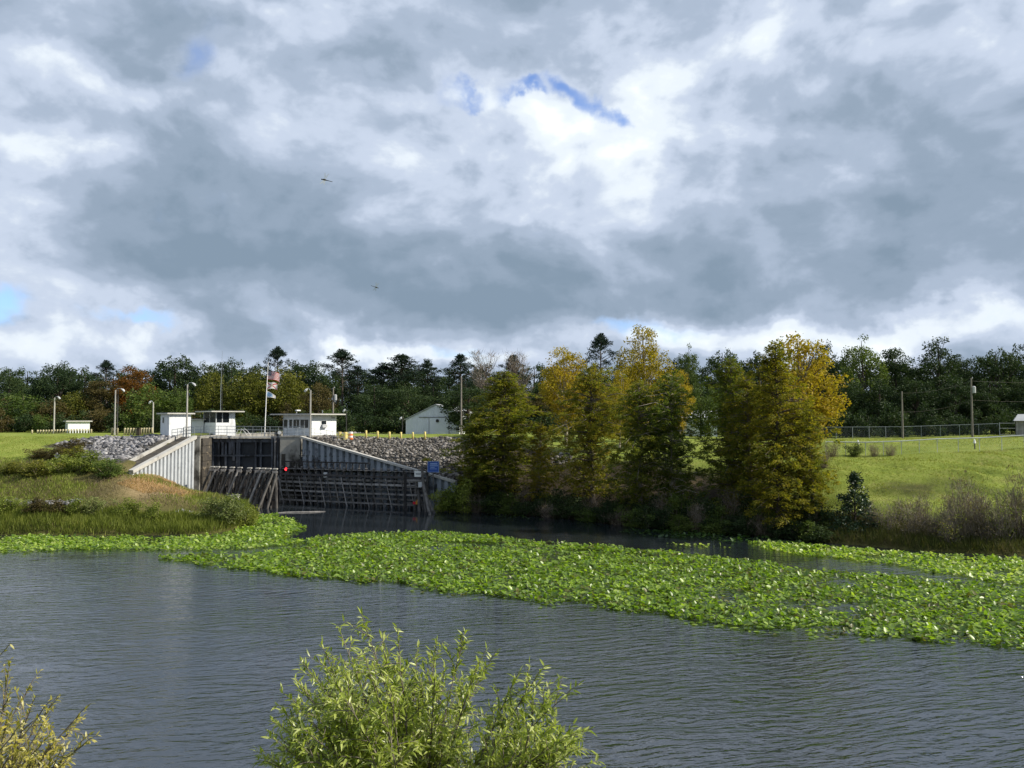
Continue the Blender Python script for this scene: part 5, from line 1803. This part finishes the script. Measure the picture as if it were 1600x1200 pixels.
MAGP = cone_bush(6.1, 3.0, 210, 150, .24)
x_ = xat(1334, 74)
plant('glossy_bush', 'dark glossy cone-shaped bush at the foot of the mown slope', 'bush', MAGP, ('bark', 'lf_mag'), x_, 74, 1.0, 1.0, None, None, ('stem', 'foliage'), z=zat(838, 74))

DRYSPOTS = [(1385, 71.5, 1.0, 1.0), (1420, 70.2, 1.15, .95), (1455, 69.5, 1.1, .9), (1478, 68.4, 1.2, 1.15), (1505, 68.6, 1.2, 1.75), (1535, 67.6, 1.25, 1.2), (1562, 67.4, 1.3, 1.35), (1590, 67.5, 1.3, 1.85), (1618, 67, 1.3, 1.6), (1400, 73.2, .9, .8), (1440, 72, 1.0, .9), (1525, 70.5, 1.1, 1.1), (1575, 70, 1.1, 1.2), (1360, 72.6, .7, .7), (1490, 71.4, 1.0, .9)]
DL = ['dry brown shrub just right of the glossy bush', 'second dry shrub right of the glossy bush, at the waterline', 'dry shrub in the middle of the right thicket', 'dry waterside shrub left of the first tall grey shrub', 'tall grey twiggy shrub, left of the two tall ones in the right thicket',
      'dry shrub between the two tall grey shrubs', 'bushy brown shrub just left of the tall shrub at the right edge', 'tall grey twiggy shrub at the right edge of the thicket', 'grey shrub cut by the right frame edge', 'low dry shrub upslope behind the glossy bush', 'low dry shrub upslope in the middle of the thicket',
      'brown shrub upslope between the tall grey shrubs', 'brown shrub upslope near the right edge', 'small dry shrub touching the glossy bush', 'low brown shrub upslope of the first tall grey one']
for i, (px_, Y_, s_, sz) in enumerate(DRYSPOTS):
    x_ = xat(px_, Y_)
    tall = sz > 1.5
    plant('dry_shrub', DL[i], 'shrub', DRY[i % 3], ('twig', 'lf_dead' if tall or i % 3 else 'lf_reed', 'twig'), x_, Y_, s_, sz, None, None, ('stems', 'foliage', 'twigs'))
for i, (px_, Y_, s_, mt, lb) in enumerate(((1300, 91.2, .8, 'lf_dead', 'dead weeds at the left end of the near fence'), (1334, 91.6, .75, 'lf_weedpale', 'pale green bush in front of the near fence'), (1366, 91.2, .6, 'lf_dead', 'brown weed clump against the near fence'), (1392, 91, .6, 'lf_dead', 'upright brown weeds at the right of the clump by the near fence'), (1285, 86, .7, 'lf_dead', 'dry weeds on the slope beside the golden tree'))):
    x_ = xat(px_, Y_)
    plant('weed_clump', lb, 'shrub', (DRY if mt == 'lf_dead' else SHRUB)[i % 3], ('twig', mt, 'twig'), x_, Y_, s_, s_ * .85, None, None, ('stems', 'foliage', 'twigs'))

# shrubs of the left bank
LB = [(60, 92, 1.5, .75, 'lf_olive', 'broad olive shrub below the diamond sign'), (100, 93, 1.6, .8, 'lf_weed', 'green shrub right below the diamond sign'), (140, 93.5, 1.5, .85, 'lf_weed', 'green shrub left of the straw mound'),
      (172, 92, 1.3, .8, 'lf_green', 'green shrub at the edge of the straw mound'), (20, 93, 1.2, .6, 'lf_olive', 'low olive shrub at the left edge below the lawn'), (80, 100.5, 1.2, .55, 'lf_brown', 'brown shrub beside the diamond sign'), (60, 101.5, 1.1, .5, 'lf_brown', 'brown weeds left of the diamond sign'), (115, 101, 1.2, .6, 'lf_olive', 'olive weeds at the foot of the left riprap'), (120, 105.5, 1.0, .5, 'lf_brown', 'brown weeds on the lawn edge above the riprap'), (100, 104, 1.0, .5, 'lf_brown', 'brown weeds on the lawn edge left of the riprap'),
      (355, 80.5, 1.25, 1.15, 'lf_weedpale', 'pale green bush at the tip of the point'), (330, 81.5, 1.1, .9, 'lf_weedpale', 'pale green bush left of the one at the tip'), (383, 83, 1.0, .9, 'lf_reed', 'brownish bush at the right end of the point'), (365, 87, 1.0, .8, 'lf_weed', 'green bush behind the tip of the point, under the timber fence'),
      (120, 80.5, .9, .8, 'lf_weed', 'green waterside bush in the middle of the left reeds'), (150, 81, .9, .75, 'lf_weedpale', 'pale bush in the left reeds below the stones'), (205, 80.5, .9, .75, 'lf_weed', 'green bush in front of the straw bank'), (240, 80.2, .8, .7, 'lf_weed', 'low green bush right of the one in front of the straw bank'), (15, 80.5, 1.0, .7, 'lf_weed', 'green waterside bush at the left edge'), (60, 80, 1.0, .75, 'lf_brown', 'dark brown waterside thicket left of the green bush'), (90, 80.2, .9, .7, 'lf_brown', 'dark brown waterside thicket beside the green bush')]
for i, (px_, Y_, s_, sz, mt, lb) in enumerate(LB):
    x_ = xat(px_, Y_, 760)
    plant('bank_shrub', lb, 'shrub', SHRUB[i % 3], ('twig', mt, None), x_, Y_, s_, sz * 1.05, None, None, ('stems', 'foliage', 'twigs'))


# ------------------------------------------------------------------ grasses
def scatter(poly, n):
    poly = np.array(poly, float)
    lo, hi = poly.min(0), poly.max(0)
    out_ = np.empty((0, 2))
    while len(out_) < n:
        c_ = rng.uniform(lo, hi, (n * 2, 2))
        out_ = np.vstack([out_, c_[in_poly(c_[:, 0], c_[:, 1], poly)]])
    return out_[:n]


def grass(name, polys, n, hmin, hmax, wd, mat, lean=.35, label=None, dens=None):
    P_ = scatter(polys, n)
    if dens is not None:
        P_ = P_[rng.random(len(P_)) < dens(P_)]
    ins = in_poly(P_[:, 0], P_[:, 1], WPOLY)
    P_ = P_[~ins | (rng.random(len(P_)) < .12)]
    z_ = np.maximum(H(P_[:, 0], P_[:, 1]), -.1)
    D = rng.normal(size=(len(P_), 3)) * lean
    D[:, 2] = 1
    hgt = rng.uniform(hmin, hmax, len(P_)) * (.75 + .6 * (vnoise(P_[:, 0], P_[:, 1], 2.2, 21) + .5))
    sd = np.stack([np.ones(len(P_)), rng.normal(size=len(P_)) * .6, np.zeros(len(P_))], 1)
    o = link(name, leaves(name, np.column_stack([P_, z_ - .03]), D, hgt, wd, sd), M[mat])
    return tag(o, label, None, None, 'stuff')


patchy = lambda s_, seed, th=0.0: (lambda P_: np.clip((vnoise(P_[:, 0], P_[:, 1], s_, seed) + .25 - th) * 3, 0, 1))
LEFT = [(-62, 77), (-48, 77), (-36, 76.6), (-29.5, 77.5), (-28.2, 81), (-28.4, 88), (-30.5, 93), (-37, 98), (-42, 99), (-45, 93), (-48, 96), (-55, 100), (-66, 101)]
grass('reed_grass', [(-62, 76.4), (-48, 76.6), (-36, 76.2), (-29.3, 77), (-27.8, 81), (-28, 89), (-31, 92), (-32, 85), (-36, 82), (-46, 82), (-62, 82)], 26000, .35, 1.05, .06, 'lf_reed', .28)
grass('wild_grass', LEFT, 30000, .18, .6, .06, 'lf_weed', .45, None, patchy(3.5, 31))
grass('dry_grass', LEFT, 20000, .18, .55, .05, 'lf_dead', .5, None, patchy(3.0, 41))
grass('straw', [(-44.0, 93), (-42.8, 101), (-39, 99), (-37, 95), (-37.5, 90), (-41, 88.5), (-45, 90)], 20000, .12, .42, .05, 'lf_straw', 1.1)
grass('lawn_grass', [(-64, 100.5), (-52, 101), (-60, 106), (-62, 113), (-90, 113), (-90, 98)], 16000, .06, .16, .05, 'lf_lawn', .5)
grass('slope_grass', [(29, 74), (34, 70.5), (42, 68.5), (62, 66), (68, 90), (38, 91), (24, 92)], 46000, .05, .16, .05, 'lf_lawn', .5, None, lambda P_: 1 - .85 * np.exp(-(((P_[:, 0] - 40.5) / 3.4) ** 2 + ((P_[:, 1] - 79) / 1.6) ** 2)))
grass('slope_tufts', [(31, 74), (36, 71.5), (46, 69.5), (62, 68), (66, 88), (38, 90), (28, 88)], 9000, .15, .38, .06, 'lf_reed', .6, None, patchy(2.2, 61, .18))
grass('field_grass', [(20, 92), (60, 91), (75, 118), (30, 120)], 20000, .05, .16, .06, 'lf_lawn', .5)
grass('bank_grass', [(26, 74.6), (29, 71.4), (35, 67.2), (42.2, 64.7), (60, 61.7), (60, 66), (44, 69.5), (36, 72.6), (30, 77), (26, 78)], 24000, .3, .95, .05, 'lf_weeddark', .4)
grass('shore_grass', [(-8, 98), (-4, 95.2), (-2, 97), (-6, 100.5)], 1500, .2, .6, .05, 'lf_weed', .4)


# ------------------------------------------------------------------ water lilies
def pad_shape():
    """folded heart-shaped blade, unit length, base at origin, along +x"""
    return np.array([(0, 0, 0), (-.12, .26, .05), (.30, .42, .10), (.78, .26, .07), (1.0, 0, 0.0), (.78, -.26, .07), (.30, -.42, .10), (-.12, -.26, .05), (.35, 0, -.03)]), \
        np.array([(0, 1, 2, 8), (8, 2, 3, 4), (4, 5, 6, 8), (8, 6, 7, 0)])


PV, PF = pad_shape()


def pad_transforms(P_, flat_frac=.12, smin=.14, smax=.34, hmax=.20):
    n = len(P_)
    flat = rng.random(n) < flat_frac
    yaw = rng.uniform(0, 2 * math.pi, n)
    pitch = np.where(flat, rng.normal(size=n) * .03, rng.normal(size=n) * np.where(rng.random(n) < .28, .62, .27) - .18)   # negative: tip raised
    roll = np.where(flat, rng.normal(size=n) * .03, rng.normal(size=n) * .34)
    z_ = np.where(flat, .012, rng.uniform(.04, hmax, n))
    s_ = rng.uniform(smin, smax, n)
    return yaw, pitch, roll, z_, s_


def rotm(yaw, pitch, roll):
    cy, sy, cp, sp_, cr, sr = np.cos(yaw), np.sin(yaw), np.cos(pitch), np.sin(pitch), np.cos(roll), np.sin(roll)
    R = np.empty((len(yaw), 3, 3))
    R[:, 0, 0] = cy * cp; R[:, 0, 1] = cy * sp_ * sr - sy * cr; R[:, 0, 2] = cy * sp_ * cr + sy * sr
    R[:, 1, 0] = sy * cp; R[:, 1, 1] = sy * sp_ * sr + cy * cr; R[:, 1, 2] = sy * sp_ * cr - cy * sr
    R[:, 2, 0] = -sp_; R[:, 2, 1] = cp * sr; R[:, 2, 2] = cp * cr
    return R


def pad_mat_mesh(P_, tr):
    yaw, pitch, roll, z_, s_ = tr
    R = rotm(yaw, pitch, roll)
    V = np.einsum('nij,vj->nvi', R, PV) * s_[:, None, None]
    V = V + np.column_stack([P_, z_ + .02])[:, None, :]
    n = len(P_)
    F_ = (PF[None] + 9 * np.arange(n)[:, None, None]).reshape(-1, 4)
    me = np_mesh('leaves', V.reshape(-1, 3), F_)
    me.polygons.foreach_set('use_smooth', [True] * len(me.polygons))
    return me


PADM = np_mesh('leaf', PV, PF)
PADM.polygons.foreach_set('use_smooth', [True] * 4)


def lily_bed(label, pxpoly, dens_, mat, holes=(), n_part=0, edge=.55, **kw):
    poly = np.array([tuple(onz(a, b, 0))[:2] for a, b in pxpoly])
    # ragged outline: refine and jitter
    lo, hi = poly.min(0), poly.max(0)
    area = .5 * abs(np.sum(poly[:, 0] * np.roll(poly[:, 1], -1) - np.roll(poly[:, 0], -1) * poly[:, 1]))
    n = int(area * dens_)
    P_ = scatter(poly, n)
    d = poly_dist(P_[:, 0], P_[:, 1], poly)
    jag = vnoise(P_[:, 0], P_[:, 1], 2.1, 51) * 1.6 + vnoise(P_[:, 0], P_[:, 1], .8, 52) * .8
    P_ = P_[(d + jag > .15) & (vnoise(P_[:, 0], P_[:, 1], 3.2, 53) + .6 * vnoise(P_[:, 0], P_[:, 1], 1.2, 54) + .62 > rng.random(len(P_)) * .5)]
    for (hx, hy, rx, ry) in holes:
        h_ = onz(hx, hy, 0)
        P_ = P_[((P_[:, 0] - h_.x) / rx) ** 2 + ((P_[:, 1] - h_.y) / ry) ** 2 > 1 + rng.normal(size=len(P_)) * .15]
    # loose floating pads around the rim
    t_ = thing('lily_bed', label, 'water plants', (float(poly[:, 0].mean()), float(poly[:, 1].mean()), 0))
    loc = np.array(t_.location)
    tr = pad_transforms(P_, **kw)
    order = np.argsort(P_[:, 1])
    part = order[:n_part]
    rest = order[n_part:]
    for i in part:
        o = link('leaf', PADM, M[mat], t_, (P_[i, 0] - loc[0], P_[i, 1] - loc[1], tr[3][i] + .02))
        o.rotation_euler = (tr[2][i], tr[1][i], tr[0][i])
        s_ = tr[4][i]
        o.scale = (s_, s_, s_)
    me = pad_mat_mesh(P_[rest] - loc[:2], tuple(a[rest] for a in tr))
    tag(link('leaves', me, M[mat], t_), kind='stuff')
    return t_


MAIN = [(236, 871), (300, 868), (400, 863), (475, 857), (470, 846), (520, 838), (600, 834), (680, 832), (740, 836), (800, 842), (850, 848), (930, 853), (985, 858), (1060, 866), (1150, 876), (1250, 888), (1350, 897), (1450, 906), (1540, 915), (1640, 926), (1850, 945),
        (1850, 1045), (1640, 1022), (1560, 1013), (1480, 1008), (1400, 999), (1320, 992), (1250, 989), (1150, 980), (1050, 968), (950, 954), (860, 948), (780, 938), (700, 928), (620, 915), (540, 910), (460, 902), (380, 892), (310, 885)]
lily_bed('great bright green mat of lily leaves spread across the middle of the water', MAIN, 38.0, 'lf_pad', ((722, 850, 1.9, .7), (910, 863, 1.9, .8), (905, 945, 1.6, .5), (1290, 985, 2.0, .4), (640, 880, 1.4, .5), (1120, 905, 1.5, .5), (1400, 940, 1.3, .45), (780, 905, 1.1, .4), (1230, 945, .9, .4), (560, 862, 1.2, .5)), 300)
RIGHT = [(1160, 846), (1240, 850), (1330, 858), (1420, 864), (1500, 868), (1650, 876), (1850, 885), (1850, 938), (1650, 922), (1560, 912), (1470, 898), (1390, 886), (1310, 876), (1230, 866), (1175, 856)]
lily_bed('lily leaves along the right bank below the dry shrubs', RIGHT, 28.0, 'lf_pad')
LEFTB = [(-60, 845), (60, 838), (150, 838), (240, 840), (330, 838), (372, 826), (402, 806), (430, 804), (462, 814), (480, 822), (474, 832), (440, 840), (478, 846), (480, 852), (400, 858), (330, 862), (260, 862), (180, 860), (90, 862), (0, 866), (-60, 868)]
lily_bed('lily leaves fringing the left bank and the point', LEFTB, 26.0, 'lf_pad')
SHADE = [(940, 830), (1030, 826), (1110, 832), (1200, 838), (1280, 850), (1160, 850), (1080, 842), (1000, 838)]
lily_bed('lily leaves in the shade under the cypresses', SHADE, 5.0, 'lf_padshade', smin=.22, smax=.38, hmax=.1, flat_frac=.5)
STR = [(1040, 850), (1090, 850), (1150, 856), (1090, 858)]
lily_bed('small drift of pale lily leaves in the dark channel before the cypresses', STR, 5.0, 'lf_pad', smin=.2, smax=.35, hmax=.1, flat_frac=.6)
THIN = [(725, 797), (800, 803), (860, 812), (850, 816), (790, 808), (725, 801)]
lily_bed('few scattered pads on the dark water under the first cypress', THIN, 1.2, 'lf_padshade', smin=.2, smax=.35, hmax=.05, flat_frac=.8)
EDGE = [(560, 912), (700, 930), (860, 950), (1050, 970), (1250, 991), (1480, 1010), (1640, 1024), (1850, 1046), (1850, 1056), (1640, 1032), (1480, 1016), (1250, 997), (1050, 974), (860, 953), (700, 933), (560, 914)]
lily_bed('loose flat pads floating off the front edge of the great lily mat', EDGE, 4.5, 'lf_pad', smin=.2, smax=.36, hmax=.05, flat_frac=.9)


# ------------------------------------------------------------------ foreground willows
def lens_leaf():
    return np.array([(0, 0, 0), (.25, .085, .012), (.6, .075, .0), (1.0, 0, -.10), (.6, -.075, .0), (.25, -.085, .012), (.25, 0, -.008), (.6, 0, -.02)]), \
        np.array([(0, 6, 1, 1), (0, 5, 6, 6), (6, 7, 2, 1), (5, 4, 7, 6), (7, 3, 2, 2), (4, 3, 7, 7)])


LV = lens_leaf()[0]
LF = [(0, 6, 1), (0, 5, 6), (1, 6, 7), (1, 7, 2), (5, 7, 6), (5, 4, 7), (2, 7, 3), (4, 3, 7)]
LF = np.array(LF)
LEAFM = np_mesh('leaf', LV, LF)


def frame_mats(D, up):
    """rotation matrices with x along D"""
    D = unit(D)
    S = unit(np.cross(up, D))
    U = np.cross(D, S)
    return np.stack([D, S, U], -1)


def willow(label, base, stems, n_tw, leaf_per, leafL, mat, bark, n_part=300, wide=1.0):
    """stems: list of tip points (world); twigs with alternate narrow leaves"""
    base = Vector(base)
    t_ = thing('willow_bush', label, 'bush', base)
    tb = MB()
    LP, LD, LL = [], [], []
    for tip in stems:
        tip = Vector(tip) - base
        st = Vector((rng.normal() * .15, rng.normal() * .15, -.3))
        ctrl = st.lerp(tip, .5) + Vector((tip.x * -.12, rng.normal() * .15, abs(tip.x) * .22 + .1))
        pts_ = [st * (1 - u) ** 2 + ctrl * 2 * u * (1 - u) + tip * u * u for u in [i / 9 for i in range(10)]]
        tb.tube(pts_, [.022 - .018 * i / 9 for i in range(10)], 5, False)
        for j in range(n_tw):
            u = .28 + .72 * (j + rng.random()) / n_tw
            i0 = min(8, int(u * 9))
            p0 = pts_[i0].lerp(pts_[i0 + 1], u * 9 - i0)
            main = (pts_[i0 + 1] - pts_[i0]).normalized()
            d = (main * .9 + Vector(rng.normal(size=3)) * .75 + Vector((0, 0, .35))).normalized()
            L_ = rng.uniform(.22, .52) * (1.15 - .45 * u)
            if j == n_tw - 1:
                d, L_ = main, .25
            p1 = p0 + d * L_
            tb.tube([p0, p0.lerp(p1, .5) + Vector((0, 0, .02)), p1], [.006, .004, .002], 4, False)
            for q in range(leaf_per):
                v = (q + .6) / leaf_per
                pp = np.array(p0.lerp(p1, v))
                ld = np.array(d) * .75 + rng.normal(size=3) * .62
                ld[2] -= .18
                LP.append(pp)
                LD.append(ld)
                LL.append(leafL * rng.uniform(.6, 1.2))
    LP, LD, LL = np.array(LP), np.array(LD), np.array(LL)
    up = rand_dirs(len(LP)) * .7 + np.array([0, 0, 1.0])
    R = frame_mats(LD, up)
    camd = np.linalg.norm(LP + np.array(base) - np.array([0, 0, CAM_H]), axis=1)
    # the leaves that show largest: in frame, near
    score = camd / LL
    order = np.argsort(score)
    from mathutils import Matrix
    for i in order[:n_part]:
        o = link('leaf', LEAFM, M[mat], t_)
        m4 = Matrix([list(R[i][r]) + [LP[i][r]] for r in range(3)] + [[0, 0, 0, 1]]) @ Matrix.Diagonal((LL[i], LL[i] * wide, LL[i], 1))
        o.matrix_local = m4
    rest = order[n_part:]
    V = np.einsum('nij,vj->nvi', R[rest], LV * np.array([1, wide, 1])) * LL[rest][:, None, None] + LP[rest][:, None, :]
    F_ = (LF[None] + 8 * np.arange(len(rest))[:, None, None]).reshape(-1, 3)
    tag(link('leaves', np_mesh('leaves', V.reshape(-1, 3), F_), M[mat], t_), kind='stuff')
    tb.build('stems', M[bark], t_)
    return t_


WY = 9.0
tips = []
outline = [(440, 1120), (455, 1075), (480, 1030), (510, 1015), (535, 985), (570, 962), (600, 1000), (622, 990), (650, 1020), (680, 1005), (722, 990), (745, 1030), (765, 1020), (800, 1060), (838, 1045), (862, 1070), (885, 1070), (905, 1130), (925, 1190), (420, 1170)]
for (px_, py_) in outline:
    tips.append(at(665 + (px_ - 665) * .97, py_ + 22, WY + rng.uniform(-.8, .8)))
for i in range(80):
    px_ = rng.uniform(425, 912)
    top_ = np.interp(px_, [430, 480, 560, 640, 720, 800, 905], [1120, 1035, 990, 1010, 1010, 1060, 1130])
    tips.append(at(px_, rng.uniform(top_ + 45, 1205), WY + rng.uniform(-1.1, 1.1)))
bx = xat(665, WY)
willow('bright yellow-green willow bush in the middle foreground below the camera', (bx, WY, Hs(bx, WY)), tips, 27, 17, .102, 'lf_willow', 'bark_grey', 300, 1.25)
tips = []
for i in range(52):
    px_ = rng.uniform(-140, 112)
    top_ = np.interp(px_, [-140, 0, 60, 120], [1045, 1090, 1110, 1150])
    tips.append(at(px_, rng.uniform(top_, 1210), 7.6 + rng.uniform(-.8, .8)))
for (px_, py_) in ((122, 1115), (130, 1160), (75, 1105), (40, 1080), (12, 1055), (96, 1185), (-14, 1010)):
    tips.append(at(px_, py_ + 5, 7.6))
bx = xat(-60, 7.6)
willow('yellowing willow bush with bare grey stems in the lower left corner', (bx, 7.6, Hs(bx, 7.6)), tips, 16, 12, .062, 'lf_willow2', 'bark_grey', 300, 1.8)


# ------------------------------------------------------------------ dragonflies in the air
def dragonfly(label, px, py, Y, yaw, pitch, s_=1.0):
    q = at(px, py, Y)
    t_ = thing('dragonfly', label, 'insect', q)
    t_.rotation_euler = (0, pitch, yaw)
    t_.scale = (s_, s_, s_)
    MB().tube([(-.012, 0, 0), (-.004, 0, .001), (.006, 0, .001), (.012, 0, 0)], [.003, .0055, .005, .003], 8).tube([(.0125, 0, 0), (.03, 0, -.001), (.05, 0, -.003)], [.0026, .0018, .0016], 6).build('body', M['insect'], t_, True)
    MB().tube([(-.0205, 0, 0), (-.017, 0, 0), (-.0125, 0, 0)], [.002, .0045, .002], 8).build('head', M['insect'], t_, True)
    for (sx, xo) in ((1, -.003), (-1, -.003), (1, .006), (-1, .006)):
        tipx = xo + (-.006 if xo < 0 else .010)
        MB().add([(xo, sx * .003, .004), (xo - .004, sx * .02, .008), (tipx - .003, sx * .040, .012), (tipx + .004, sx * .040, .012), (xo + .008, sx * .02, .008), (xo + .003, sx * .003, .004)], [(0, 1, 2, 3, 4, 5)]).build('wing', M['wing'], t_)
    return t_


d1 = dragonfly('dragonfly hovering high over the lock, larger of the two', 507, 281, 4.6, rad(-8), rad(14))
d1.rotation_euler = (rad(70), rad(14), rad(-8))
d2 = dragonfly('smaller dragonfly lower in the sky, right of the other', 588, 449, 7.0, rad(170), rad(-18))
d2.rotation_euler = (rad(60), rad(-16), rad(200))
